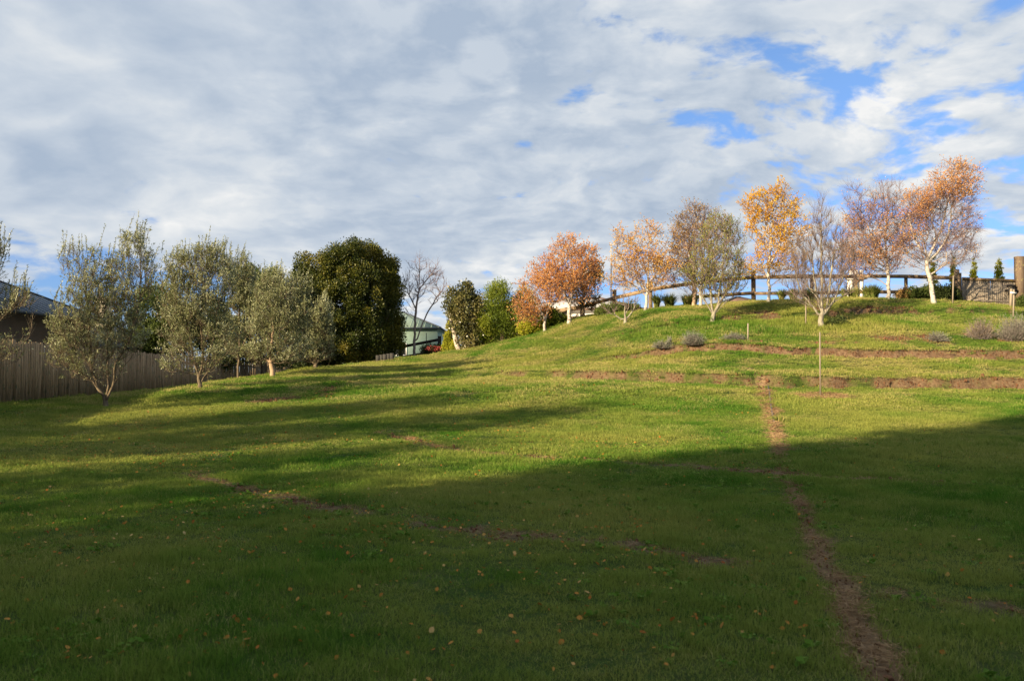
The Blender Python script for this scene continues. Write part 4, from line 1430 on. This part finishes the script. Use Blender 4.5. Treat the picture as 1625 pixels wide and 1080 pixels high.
dense_tree('garden_tree', 'rounded gold leafed tree between the feathery tree and first birch', 'tree', 51, 834, [(832, 480, 18, 22), (822, 500, 16, 20), (842, 505, 16, 18)], 'leaf_gold', 12000, .1, 11, r=.08, clump_r=.3,
           nclump=90, trunk_h=.8)
dense_tree('garden_shrub', 'lime green bush at the foot of the leftmost birch', 'shrub', 48.5, 846, [(846, 520, 20, 14), (835, 525, 14, 10)], 'leaf_lime', 9000, .1, 12, r=.04, clump_r=.22, nclump=80, trunk_h=.3, up=.2)
dense_tree('garden_shrub', 'yellow green bush between the two leftmost white trunks', 'shrub', 48.2, 882, [(880, 508, 18, 14), (893, 512, 10, 9), (870, 500, 12, 12)], 'leaf_feathery', 9000, .1, 13, r=.04, clump_r=.22,
           nclump=80, trunk_h=.3)
fb = dense_tree('flowering_shrub', 'low shrub covered in red flowers at the dark gate post', 'flowering shrub', 52.2, 698, [(688, 556, 12, 6), (704, 555, 9, 7), (675, 555, 8, 5)], 'leaf_dark', 3500, .1, 14, r=.03,
                clump_r=.18, nclump=60, trunk_h=.2)
rg = np.random.default_rng(3)
cc, _, dd = env_points(rg, [(686, 553, 13, 5), (704, 554, 8, 7)], 51.8, 230, .6)
Vq, Qq = leaf_quads(cc - np.array(fb.location), noise_dir(rg, 230), .10, .09, rg)
link('flowers', mk_mesh('flowers', Vq, [Qq], ['petal_red'], rnd=rg.uniform(0, 1, 230)), fb, kind='stuff')


def strappy(kind, label, cat, u, Y, w, h, leaf, n_, seed, group=None, arch=.9):
    """clump of arching strap leaves"""
    rg = np.random.default_rng(seed + 900)
    base = ground_pt(u, Y)
    root = link(kind, None, None, tuple(base), label, cat, group)
    m_ = Y / FPX
    w, h = w * m_, h * m_
    nc = max(3, int(w / .35))
    Vs, Qs, off = [], [], 0
    cx = rg.uniform(-w / 2, w / 2, nc)
    cy = rg.uniform(-.25, .25, nc)
    pk = rg.integers(0, nc, n_)
    A = np.stack([cx[pk] + rg.normal(0, .05, n_), cy[pk] + rg.normal(0, .05, n_), np.full(n_, -.02)], 1)
    az = rg.uniform(0, 6.283, n_)
    out_ = np.stack([np.cos(az), np.sin(az), 0 * az], 1)
    L = h * rg.uniform(.75, 1.25, n_)
    sp = rg.uniform(.15, arch, n_)
    pts = []
    for t in (0, .35, .7, 1.0):
        pts.append(A + out_ * (sp * L * t ** 1.6)[:, None] + np.array([0, 0, 1.]) * (L * (t - .38 * sp * t ** 2.5))[:, None])
    side = np.stack([-np.sin(az), np.cos(az), 0 * az], 1)
    wd = .022 * rg.uniform(.7, 1.3, n_)
    V_ = np.stack([pts[0] - side * wd[:, None], pts[0] + side * wd[:, None], pts[1] - side * wd[:, None], pts[1] + side * wd[:, None],
                   pts[2] - side * (wd * .7)[:, None], pts[2] + side * (wd * .7)[:, None], pts[3]], 1).reshape(-1, 3)
    k = np.arange(n_)[:, None] * 7
    Q1 = np.concatenate([k + np.array([[0, 1, 3, 2]]), k + np.array([[2, 3, 5, 4]])])
    T1_ = k + np.array([[4, 5, 6]])
    rn = rg.uniform(0, 1, n_)
    link('leaves', mk_mesh('leaves', V_, [Q1, T1_], [leaf], rnd=np.concatenate([rn, rn, rn])), root)
    for x_, y_ in zip(cx, cy):
        sb = MB()
        sb.cyl((x_, y_, -.05), (x_, y_, .12), .06, .03, 6)
        sb.build('crown_base', 'bark_tan', root)
    return root


def lavender(label, u, v, Y, w, h, leaf, seed, n_=900, group=None, kind='lavender_bush'):
    rg = np.random.default_rng(seed + 1300)
    base = ground_pt(u, Y)
    root = link(kind, None, None, tuple(base), label, 'shrub', group)
    m_ = Y / FPX
    w, h = w * m_, h * m_
    d = noise_dir(rg, n_)
    d[:, 2] = np.abs(d[:, 2]) * 1.1 + .15
    L = (h * .95) * rg.uniform(.55, 1.1, n_)
    A = np.stack([rg.normal(0, w * .12, n_), rg.normal(0, w * .12, n_), np.full(n_, -.02)], 1)
    T = A + d * np.stack([L * w / (2 * h) * 1.15, L * w / (2 * h) * 1.15, L], 1)
    V_, Q_ = frusta(A, A + (T - A) * .75, np.full(n_, .006), np.full(n_, .004), 3)
    link('stems', mk_mesh('stems', V_, [Q_], ['bark_grey']), root)
    rr = np.repeat(np.arange(n_), 7)
    t = rg.uniform(.45, 1.0, len(rr))[:, None]
    Pn = A[rr] * (1 - t) + T[rr] * t
    D = (T - A)[rr]
    D = D / np.linalg.norm(D, axis=1, keepdims=True) + noise_dir(rg, len(rr)) * .6
    V_, Q_ = leaf_quads(Pn, D, .06, .014, rg)
    link('foliage', mk_mesh('foliage', V_, [Q_], [leaf], rnd=rg.uniform(0, 1, len(rr))), root)
    return root


GL = 'lavender bushes on the upper terrace'
lavender('grey lavender bush left of the short stake on the terrace', 1100, 544, 34.4, 34, 20, 'leaf_lavender', 1, 700, GL)
lavender('small sparse grey bush at the left end of the lavender row', 1050, 546, 34.7, 28, 13, 'leaf_lavender', 2, 260, GL)
lavender('tiny grey stub of lavender between the two left lavender bushes', 1062, 547, 34.9, 10, 14, 'leaf_lavender', 5, 120, GL)
lavender('low blue grey bush touching the short stake', 1165, 546, 34.5, 36, 11, 'leaf_lavender', 3, 420, GL)
lavender('small grey green bush alone right of the bare tree', 1488, 541, 34.6, 28, 15, 'leaf_lavender', 4, 420, GL)
lavender('ragged brown grey twiggy bush left of the big lavender', 1556, 538, 34.7, 44, 36, 'leaf_tan', 6, 520, GL)
lavender('largest silver green lavender bush at the right picture edge', 1612, 538, 34.4, 52, 40, 'leaf_lavender', 7, 1100, GL)
dense_tree('dark_seedling', 'little dark green plant in the shade just right of the bare tree trunk', 'plant', 37.6, 1327, [(1322, 512, 5, 6), (1334, 508, 6, 5), (1327, 517, 6, 4)], 'leaf_dark', 900, .09, 15, r=.015, clump_r=.12,
           nclump=24, trunk_h=.15, group=None)
GS = 'planting along the foot of the crest fence'
strappy('strappy_plant', 'green strappy leafed clump left of the golden birch under the rails', 'plant', 1092, 44.3, 22, 22, 'leaf_strappy', 420, 1, GS)
strappy('strappy_plant', 'spiky dark clump right of the amber birch trunk', 'plant', 1052, 44.5, 30, 24, 'leaf_strappy', 420, 2, GS)
strappy('strappy_plant', 'arching green clump in front of the rails left of the bare tree', 'plant', 1256, 43.5, 34, 20, 'leaf_strappy', 480, 3, GS)
strappy('strappy_plant', 'arching green clump half behind the bare tree limbs', 'plant', 1280, 44.2, 26, 20, 'leaf_strappy', 300, 8, GS)
strappy('strappy_plant', 'widest arching clump left of the twiggy birch trunk', 'plant', 1384, 43.5, 40, 22, 'leaf_strappy', 620, 4, GS)
strappy('strappy_plant', 'arching clump under the white pillars', 'plant', 1345, 43.8, 26, 19, 'leaf_strappy', 300, 5, GS)
dense_tree('garden_shrub', 'bright green bush right of the twiggy birch trunk', 'shrub', 43.6, 1452, [(1450, 468, 13, 11), (1462, 472, 10, 9)], 'leaf_mid', 4500, .09, 20, r=.03, clump_r=.18, nclump=60, trunk_h=.3, group=GS)
dense_tree('garden_shrub', 'brownish bush between twiggy birch and bright green bush', 'shrub', 43.8, 1434, [(1434, 470, 11, 9)], 'leaf_brownish', 2500, .09, 21, r=.03, clump_r=.18, nclump=40, trunk_h=.3, group=GS)
dense_tree('garden_shrub', 'dark green bush behind the leaning birch at the board fence', 'shrub', 43.4, 1500, [(1498, 468, 20, 14), (1514, 474, 10, 11), (1485, 462, 12, 10)], 'leaf_dark', 9000, .09, 22, r=.04, clump_r=.2,
           nclump=100, trunk_h=.4, group=GS)
dense_tree('garden_shrub', 'yellowish bush behind the leaning birch trunk foot', 'shrub', 43.9, 1472, [(1470, 466, 10, 10)], 'leaf_feathery', 2500, .09, 23, r=.03, clump_r=.18, nclump=40, trunk_h=.3, group=GS)
dense_tree('garden_shrub', 'rough green bush below the corner of the rail fence', 'shrub', 46, 962, [(962, 495, 16, 10), (985, 492, 14, 9), (1003, 488, 10, 8)], 'leaf_mid', 8000, .09, 24, r=.03, clump_r=.2, nclump=90, trunk_h=.3,
           group=GS)
dense_tree('garden_shrub', 'small green bush at the right edge below the big post', 'shrub', 41.6, 1622, [(1622, 480, 8, 8)], 'leaf_mid', 1800, .08, 25, r=.02, clump_r=.14, nclump=30, trunk_h=.2, group=GS)
for k, (u, v0, w_, lab) in enumerate([(1480, 405, 5.5, 'slim yellow conifer hidden behind the leaning birch trunk'), (1513, 408, 5.0, 'slim yellow conifer directly left of the tall board fence corner post'),
                                      (1545, 411, 4.0, 'slimmest yellow conifer top above the middle of the board fence'), (1585, 410, 6.0, 'yellow conifer top above the right half of the board fence')]):
    dense_tree('column_conifer', lab, 'conifer', 46.5, u, [(u, 470, w_ + 1, 18), (u, 445, w_, 18), (u + .5, 428, w_ * .7, 12), (u + .5, v0 + 8, w_ * .4, 8)], 'leaf_lime', 4200, .08, 30 + k, r=.04, clump_r=.1,
               nclump=110, up=1.2, trunk_h=1.5, group='yellow column conifers behind the board fence')


# ------------------------------------------------------------------ fences
rng = np.random.default_rng(77)


def shared_box(name, size, mat, jag=.0, rg=None, seg=1):
    """box mesh about its centre (x length, y width, z height) with slightly uneven corners"""
    mb = MB()
    mb.box((0, 0, 0), size)
    V_ = np.concatenate(mb.v)
    if jag and rg is not None:
        V_ = V_ + rg.normal(0, jag, V_.shape)
    return mk_mesh(name, V_, [np.array(mb.q)], [mat])


# paling fence on the left
FX = lambda y: np.interp(y, [14, 26, 38, 46, 54, 58], [-15.6, -15.6, -16.0, -15.0, -14.6, -14.4])
FTOP = lambda y: np.interp(y, [14, 26, 38, 46, 54, 58], [2.62, 2.60, 2.42, 2.34, 2.12, 2.05])
fence = link('paling_fence', None, None, (float(FX(14)), 14, H(FX(14), 14)), 'long weathered grey timber paling fence behind the olive trees', 'fence')
fo = np.array(fence.location)
pal = [shared_box('paling', (.018, .118, 2.05), 'paling', .003, rng) for _ in range(6)]
y = 14.0
k = 0
while y < 56.5:
    x = float(FX(y))
    dxy = (float(FX(y + .1)) - x) / .1
    top = float(FTOP(y)) + rng.normal(0, .03)
    ob = link('paling', pal[k % 6], fence, (x - fo[0] + (.0 if k % 2 else -.006), y - fo[1], top - 1.025 - fo[2]), rot=(rng.normal(0, .016), rng.normal(0, .01), math.atan2(-dxy, 1) * 1 + rng.normal(0, .02)))
    y += .1425
    k += 1
y = 14.0
while y < 56:
    x0, x1 = float(FX(y)), float(FX(y + 2.4))
    for dz in (-.35, -1.55):
        mb = MB()
        mb.beam((x0 - .045, y, FTOP(y) + dz), (x1 - .045, y + 2.39, FTOP(y + 2.4) + dz), .05, .09)
        mb.build('rail', 'paling', fence, fo)
    mb = MB()
    mb.box((x0 - .12, y, FTOP(y) - 1.05), (.1, .1, 2.1))
    mb.build('post', 'paling', fence, fo)
    y += 2.4

# dark gate-like fence by the shed
gr = link('dark_rail_fence', None, None, tuple(ground_pt(640, 52.8)), 'dark stained sloping rail fence with tall square post in front of the green shed', 'fence')
go_ = np.array(gr.location)
for (u, v0, v1, w_) in ((636.5, 544, 573, .22), (697.5, 533, 567, .20)):
    a, b = P(u, v0, 53), P(u, v1, 53)
    mb = MB()
    mb.box((a + b) / 2, (w_, w_, a[2] - b[2]))
    mb.build('post', 'dark_wood', gr, go_)
for (v0, v1, h_) in ((549, 538, .17), (567, 557, .26)):
    mb = MB()
    mb.beam(P(638, v0 + 1, 53), P(695, v1 + 1, 53), .07, h_)
    mb.build('rail', 'dark_wood', gr, go_)
mb = MB()
mb.beam(P(683, 540, 53.2), P(683, 566, 53.2), .05, .05)
mb.build('baluster', 'dark_wood', gr, go_)
mb = MB()
mb.beam(P(676.5, 528, 53.6), P(676.5, 566, 53.6), .04, .04)
mb.build('upright', 'dark_wood', gr, go_)
# low grey wall piece at the foot of the evergreen
pc = ground_pt(612, 48.3)
mb = MB()
for k in range(5):
    a = P(599.5 + k * 5.6, 566, 48.3)
    mb.box((a[0], a[1] + .01 * (k % 2), pc[2] + .12 + .02 * k), (.215, .05, .42 + .02 * k))
mb.build('low_board_wall', 'concrete', None, tuple(pc), label='low grey board edging at the foot of the darker evergreen', cat='low wall')

# post and rail fence along the crest
rf = link('rail_fence', None, None, tuple(ground_pt(1197, 45)), 'rough timber post and rail fence following the crest of the hill', 'fence')
ro = np.array(rf.location)
posts = [(924, 49.0, 478, 512), (975.5, 47.2, 459, 492), (1033, 46.0, 446, 495), (1103, 45.4, 443, 490), (1197, 45, 430, 482), (1290, 45, 432, 480), (1360, 45, 432, 480), (1440, 45, 432, 480), (1521, 44.4, 427, 486)]
top = [(880, 50.5, 494), (924, 49.0, 486), (975.5, 47.2, 472.5), (1033, 46.0, 459), (1103, 45.4, 449), (1197, 45, 440), (1290, 45, 438), (1360, 45, 438), (1440, 45, 438.5), (1521, 44.4, 440.5)]
bot = [(1103, 45.4, 471), (1197, 45, 465.5), (1290, 45, 465), (1360, 45, 463), (1440, 45, 463), (1521, 44.4, 466)]
for (u, Y, v0, v1) in posts:
    a, b = P(u, v0, Y), P(u, v1, Y)
    if u > 1250 and u < 1500:
        a = P(u, 436, Y)
    mb = MB()
    b[2] = min(b[2], H(b[0], b[1])) - .3
    mb.box(((a + b) / 2 + [0, .16, 0]), (.21 if u < 1250 or u > 1500 else .14, .18, a[2] - b[2]), rotz=rng.normal(0, .1))
    mb.build('post', 'post_wood', rf, ro)
for pts, h_ in ((top, .20), (bot, .17)):
    for q0, q1 in zip(pts[:-1], pts[1:]):
        a, b = P(q0[0], q0[2], q0[1]), P(q1[0], q1[2], q1[1])
        mb = MB()
        mb.beam(a + (b - a) * .003, b - (b - a) * .003 + [0, 0, rng.normal(0, .012)], .07, h_ * (1 + rng.normal(0, .05)))
        mb.build('rail', 'rail_wood', rf, ro)
# low secondary fence near the left birches
lf_ = link('low_rail_fence', None, None, tuple(ground_pt(905, 48.2)), 'low brown rail fence below the grey roof on the hill', 'fence')
lo = np.array(lf_.location)
for u, Y, v0 in ((885, 48.6, 503), (922, 48.2, 502), (930, 48.0, 503), (948, 47.6, 496)):
    a, g_ = P(u, v0, Y), ground_pt(u, Y)
    mb = MB()
    mb.box(((a[0] + g_[0]) / 2, Y, (a[2] + g_[2]) / 2 - .1), (.12, .12, abs(a[2] - g_[2]) + .3))
    mb.build('post', 'post_wood', lf_, lo)
for q0, q1 in (((883, 503.5, 48.5), (922, 504, 48.1)), ((930, 506, 47.9), (948, 499, 47.5)), ((885, 513, 48.5), (922, 511, 48.1))):
    mb = MB()
    mb.beam(P(*q0), P(*q1), .06, .14)
    mb.build('rail', 'rail_wood', lf_, lo)

# board fence panel at the right
bf = link('board_fence', None, None, tuple(ground_pt(1566, 43.2)), 'weathered solid vertical board fence panel at the right with capping rail', 'fence')
bo = np.array(bf.location)
A0, A1 = P(1526, 441, 43.6), P(1611, 444.5, 43.0)
L_ = np.linalg.norm((A1 - A0)[:2])
nb = 26
bmesh_ = [shared_box('board', (L_ / nb + .004, .022, 1.75), 'board_wood', .002, rng) for _ in range(5)]
rz = math.atan2(A1[1] - A0[1], A1[0] - A0[0])
for k in range(nb):
    c_ = A0 + (A1 - A0) * ((k + .5) / nb)
    link('board', bmesh_[k % 5], bf, tuple(np.array([c_[0], c_[1] + .008 * (k % 2), c_[2] - .87 + rng.normal(0, .012)]) - bo), rot=(0, rng.normal(0, .006), rz))
for dz, h_, off in ((-.03, .13, -.05), (-.62 - .5, .06, -.035)):
    mb = MB()
    mb.beam(A0 + [0, off, dz], A1 + [0, off, dz], .06, h_)
    mb.build('rail', 'board_wood' if dz < -.5 else 'rail_wood', bf, bo)
for u, v0, Y, w_ in ((1619.5, 407, 42.9, .40), (1523.5, 433, 43.7, .16)):
    a, g_ = P(u, v0, Y), ground_pt(u, Y)
    mb = MB()
    mb.box(((a[0] + g_[0]) / 2, Y, (a[2] + g_[2]) / 2 - .1), (w_, w_ * .8, a[2] - g_[2] + .2))
    mb.build('post', 'post_wood', bf, bo)
# dark timber ledge on the fence
le = link('dark_ledge', None, None, tuple(P(1605, 457, 42.75)), 'small dark two plank ledge on the board fence beside the big post', 'ledge')
e0 = np.array(le.location)
for v, w_ in ((453.5, .34), (461, .5)):
    mb = MB()
    mb.box(P(1605, v, 42.75), (w_, .22, .10 if v < 457 else .13), rotz=.05)
    mb.build('plank', 'dark_wood', le, e0)


# ------------------------------------------------------------------ stakes, pole, pipe
def stake(label, u, Y, v_top, w_, lean=(0, 0), group='thin timber stakes on the hillside', extra=None, kind='stake', sharp=True):
    g_ = ground_pt(u, Y)
    t_ = P(u + lean[0], v_top, Y)
    ob = link(kind, None, None, tuple(g_), label, 'stake', group)
    mb = MB()
    d = t_ - g_
    mb.beam(np.array([0, 0, -.15]), d * .985, w_, w_ * .8)
    mb.build('shaft', 'stake_wood', ob)
    mb = MB()
    mb.cyl(tuple(d * .985), tuple(d * 1.0 + [0, 0, .01]), w_ * .52, w_ * .25, 6)
    mb.build('tip', 'stake_wood', ob)
    return ob


stake('tall thin stake rising from a round straw patch in front of the bare tree', 1301, 26.3, 527, .038)
stake('short pale stake standing beside the low blue grey bush', 1187, 34.25, 513, .048)
stake('thin stake just left of the bare tree trunk', 1279, 37.7, 475, .045)
stake('thinnest grey stake far left of the bare tree near the crest', 1270, 41.0, 455, .032)
stake('tall thin stake in front of the board fence corner post', 1513, 41.2, 437, .058)
stake('stout pale short stake in front of the dark ledge', 1605, 41.8, 458, .12, group=None)
s_ = stake('thin pale stake with a small white crosspiece at the right edge', 1609, 38.8, 459, .06, (0, 0), group=None)
mb = MB()
mb.beam(P(1603, 464, 38.7) - np.array(s_.location), P(1613, 465, 38.7) - np.array(s_.location), .04, .07)
mb.build('crosspiece', 'white_paint', s_)

pp = ground_pt(970, 48.2)
pole = link('metal_pole', None, None, tuple(pp), 'tall thin white metal pole with short crossbar behind the rail fence', 'pole')
tp_ = P(970, 388, 48.2) - pp
mb = MB(); mb.cyl((0, 0, -.2), (tp_[0], 0, tp_[2]), .04, .03, 8); mb.build('mast', 'metal_pole', pole, smooth=True)
mb = MB(); mb.beam((tp_[0] - .05, 0, tp_[2] - .05), (tp_[0] + .55, 0, tp_[2] + .12), .05, .05); mb.build('crossbar', 'metal_pole', pole)
mb = MB(); mb.cyl((tp_[0], 0, tp_[2]), (tp_[0], 0, tp_[2] + .12), .06, .02, 8); mb.build('cap', 'metal_pole', pole)
# bent drain pipe lying up the bank at the head of the trench
pt = imgline([(1228, 672), (1219, 614)])
mb = MB()
tt_ = np.linspace(0, 1, 13)
q = [np.array([pt[0][0] + (pt[1][0] - pt[0][0]) * t, pt[0][1] + (pt[1][1] - pt[0][1]) * t]) for t in tt_]
q = [np.array([*k_, H(*k_) + .04]) for k_ in q]
for a, b in zip(q[:-1], q[1:]):
    mb.cyl(tuple(a), tuple(b), .026, .026, 8)
mb.build('drain_pipe', 'pipe_brown', None, tuple(q[0]), label='pale brown drain pipe lying on the bank at the head of the trench line', cat='pipe')

# ------------------------------------------------------------------ buildings
def house_block(name, label, c, size, wall, roofm, rotz, eave, roof_h, hip=True, trim='roof_trim', over=.5, windows=(), group=None, cat='house', ribs=0, door=None):
    """hip or gable roofed block; c = base centre; windows = (side x/y sign, offset, z, w, h)"""
    ob = link(name, None, None, c, label, cat, group, rot=(0, 0, rotz))
    L, Wd = size[0] / 2, size[1] / 2
    mb = MB(); mb.box((0, 0, eave / 2 - .5), (2 * L, 2 * Wd, eave + 1.0)); mb.build('wall', wall, ob)
    Lo, Wo = L + over, Wd + over
    r = max(.15, Lo - Wo) if hip else Lo
    e = eave - .02
    V_ = [(-Lo, -Wo, e), (Lo, -Wo, e), (Lo, Wo, e), (-Lo, Wo, e), (-r, 0, e + roof_h), (r, 0, e + roof_h)]
    mb = MB()
    mb.quadmesh(V_, [[0, 1, 5, 4], [2, 3, 4, 5], [1, 2, 5], [3, 0, 4], [3, 2, 1, 0]])
    rf_ = mb.build('roof', roofm, ob)
    # standing ribs
    if ribs:
        mb = MB()
        for sgn in (-1, 1):
            for x_ in np.arange(-Lo + ribs, Lo, ribs):
                t_ = 1.0 if abs(x_) <= r or not hip else (Lo - abs(x_)) / (Lo - r)
                mb.beam((x_, sgn * Wo, e + .015), (x_, sgn * Wo * (1 - t_), e + roof_h * t_ + .015), .03, .03)
        mb.build('rib', roofm, rf_, kind='stuff')
    for nm, pts in (('gutter', [((-Lo, -Wo), (Lo, -Wo)), ((-Lo, Wo), (Lo, Wo)), ((-Lo, -Wo), (-Lo, Wo)), ((Lo, -Wo), (Lo, Wo))]),):
        for a, b in pts:
            a, b = np.array([*a, e - .05]), np.array([*b, e - .05])
            mb = MB(); mb.beam(a, b, .14, .13); mb.build(nm, trim, ob)
    mb = MB()
    if hip:
        for a in ((-Lo, -Wo), (-Lo, Wo)):
            mb.beam((*a, e + .03), (-r, 0, e + roof_h + .03), .16, .06)
        for a in ((Lo, -Wo), (Lo, Wo)):
            mb.beam((*a, e + .03), (r, 0, e + roof_h + .03), .16, .06)
    mb.beam((-r, 0, e + roof_h + .03), (r, 0, e + roof_h + .03), .2, .07)
    mb.build('ridge_cap', trim, rf_)
    for (ax, sg, off, z_, w_, h_) in windows:
        fr, gl = MB(), MB()
        if ax == 'y':
            cpt = np.array([off, sg * (Wd + .012), z_])
            sz = lambda w, h, d: (w, d, h)
        else:
            cpt = np.array([sg * (L + .012), off, z_])
            sz = lambda w, h, d: (d, w, h)
        t_ = .07
        for dx_, dz_, ww, hh in ((0, h_ / 2, w_ + t_, t_), (0, -h_ / 2, w_ + t_, t_), (-w_ / 2, 0, t_, h_), (w_ / 2, 0, t_, h_), (0, 0, t_ * .6, h_)):
            o_ = np.array([dx_, 0, dz_]) if ax == 'y' else np.array([0, dx_, dz_])
            fr.box(cpt + o_, sz(ww, hh, .09))
        f_ = fr.build('window', 'white_paint', ob)
        gl.box(cpt, sz(w_ - .03, h_ - .03, .03))
        gl.build('pane', 'window_glass', f_)
    return ob


# neighbour's house with blue grey iron roof, beyond the paling fence at the left
def at(u, Y, z):
    p = P(u, 560, Y)
    return (float(p[0]), float(Y), z)


hb = house_block('neighbour_house', 'neighbour house with large blue grey iron roof behind the fence at the left edge', (-25.5, 29.8, .3), (21, 11), 'wall_tan', 'roof_blue', R(90), 3.75, 2.9, True,
                 over=.6, windows=(('y', -1, -4.0, 1.9, 2.0, 1.3), ('y', -1, 2.2, 1.9, 2.0, 1.3), ('y', -1, 7.2, 1.9, 1.2, 1.0)), ribs=.5, group='houses behind the paling fence')
h2 = house_block('neighbour_house', 'lower blue grey roofed house with cream chimney seen between the first and second olive', (-26.5, 45.5, -.1), (13, 7), 'wall_cream', 'roof_blue', R(0), 3.0, 2.0, True, over=.6,
            windows=(('y', -1, 1.0, 1.6, 1.6, 1.1),), ribs=.5, group='houses behind the paling fence')
mb = MB(); mb.box((5.2, -1.0, 4.6), (.6, .6, 1.9)); mb.build('chimney', 'wall_cream', h2)
# string lights / lamp under the eave
# green shed
sh = house_block('green_shed', 'pale green iron clad shed behind the bare tree', at(626, 77, 2.0), (8.6, 10), 'shed_green', 'shed_roof', R(0), 3.25 + .1, 1.9, True, over=.3, ribs=.6, cat='shed',
                 windows=(('y', -1, 1.2, 1.5, 1.0, 1.0),))
# brown-roofed pale house on the hill behind the left birches
house_block('hill_house', 'white walled house with low grey roof behind the russet birch', at(925, 57, 4.0), (8.5, 6), 'wall_white', 'roof_grey', R(-24), 1.6, .9, True, over=.4, trim='roof_brown',
            windows=(('y', -1, 2.4, 1.0, .9, .8),))
# dark low roof seen between the rails
house_block('low_outbuilding', 'low dark roofed outbuilding glimpsed under the rails left of the golden birch', at(1172, 58, 5.2), (3.0, 3.0), 'wall_tan', 'roof_brown', R(5), .9, .6, True, over=.25, cat='outbuilding')
# white pillars beyond the rails
wp = link('white_pillars', None, None, at(1358, 60, 4.6), 'white pillared porch glimpsed through the rails left of the twiggy birch', 'porch')
w0 = np.array(wp.location)
for u in (1351, 1359, 1367):
    a, b = P(u, 442, 60), P(u, 466, 60)
    mb = MB(); mb.box((a + b) / 2, (.22, .22, a[2] - b[2] + 1.2)); mb.build('pillar', 'white_paint', wp, w0)
a = P(1359, 441, 60)
mb = MB(); mb.box(a, (1.25, .8, .22)); mb.build('beam', 'white_paint', wp, w0)
mb = MB(); mb.box(a + [0, .4, -.9], (1.0, .1, 1.6)); mb.build('back_wall', 'wall_white', wp, w0)

# ------------------------------------------------------------------ what stands beside and behind the photographer and shades the lawn
def qp(q, p):
    return SUN_DIR[0] * q - SUN_DIR[1] * p, SUN_DIR[1] * q + SUN_DIR[0] * p


az = math.atan2(SUN_DIR[1], SUN_DIR[0])
def own_house():
    x_, y_ = qp(-16, -1.6)
    house_block('home', 'tall weatherboard house beside the photographer whose shadow covers the near lawn', (x_, y_, 0.0), (12, 17.0), 'weatherboard', 'roof_blue', az, 7.2, 3.0, True, over=.6,
                windows=(('x', 1, -5, 1.6, 1.8, 1.4), ('x', 1, 0, 1.6, 1.8, 1.4), ('x', 1, 5, 1.6, 1.8, 1.4), ('x', 1, -5, 4.8, 1.8, 1.4), ('x', 1, 5, 4.8, 1.8, 1.4)))


own_house()


def shade_tree(label, q, p, h, r, seed, n=9000, dens=.5):
    rg = np.random.default_rng(seed + 4000)
    x_, y_ = qp(q, p)
    b = np.array([x_, y_, H(x_, y_)])
    root = link('garden_tree', None, None, tuple(b), label, 'tree', 'trees outside the view that dapple the lawn')
    nt = 200
    d = noise_dir(rg, nt)
    tips = b + np.array([0, 0, h * .62]) + d * np.array([r, r, h * .38]) * (rg.uniform(.1, 1, nt) ** .4)[:, None]
    pos, par = grow_tree(rg, [[b, b + [.1, 0, h * .3], b + [0, .1, h * .7]]], tips, .35, .4, .8)
    rr, cnt = radii(pos, par, .2, .012)
    idx = np.arange(1, len(pos))
    V_, Q_ = frusta(pos[par[idx]] - b, pos[idx] - b, rr[par[idx]], rr[idx], 6)
    link('trunk', mk_mesh('trunk', V_, [Q_], ['bark_grey'], smooth=True), root)
    pk = rg.integers(0, len(pos), n)
    ok = pos[pk, 2] > b[2] + h * .2
    pk = pk[ok]
    Pn = pos[pk] - b + rg.normal(0, .35, (len(pk), 3))
    V_, Q_ = leaf_quads(Pn, noise_dir(rg, len(pk)), .16, .11, rg)
    link('crown', mk_mesh('crown', V_, [Q_], ['leaf_mid'], rnd=rg.uniform(0, 1, len(pk))), root)


shade_tree('tall dense garden tree behind the weatherboard house', -9.0, 6.2, 15.5, 2.6, 7, 60000)
shade_tree('thin garden tree at the corner of the weatherboard house', -13, 8.0, 9.8, 1.2, 8, 9000)
shade_tree('second thin garden tree by the corner of the weatherboard house', -17.5, 8.2, 8.0, 1.5, 9, 6000)
shade_tree('tall airy garden tree near the corner of the weatherboard house', -8.5, 8.5, 8.6, 1.1, 10, 9000)
shade_tree('broad garden tree left of the view nearest the house corner', -15, 10.9, 8.0, 1.5, 1, 7000)
shade_tree('leafy garden tree beyond the paling fence left of the view', -11, 17.2, 10.5, 1.9, 2, 12000)
shade_tree('second leafy garden tree beyond the paling fence left of the view', -9, 20.8, 9.5, 1.6, 3, 9000)
shade_tree('small garden tree in the fence corner left of the view', -15, 13.4, 9.5, 1.2, 4, 5000)
shade_tree('tall thin garden tree behind the left fence', -16, 25.0, 8.5, 1.3, 5, 9000)
for o_ in COL.objects:
    if o_.parent is None and o_.type == 'EMPTY' and 'kind' not in o_.keys() and 'label' not in o_.keys():
        print('UNLABELLED', o_.name)
for nm_, (u, v, Y) in {'birch': (1483, 481, 41), 'bare': (1303, 521, 37.5), 'olive1': (168, 645, 25), 'olive3': (432, 599, 34), 'b1': (864, 527, 47), 'stake': (1301, 631, 26.3), 'fence': (1620, 488, 42.5), 'gate': (660, 563, 53),
                        'golden': (1220, 479, 42.5), 'feath': (797, 543, 50)}.items():
    print(nm_, 'want', v, 'got', round(proj(ground_pt(u, Y))[1], 1))
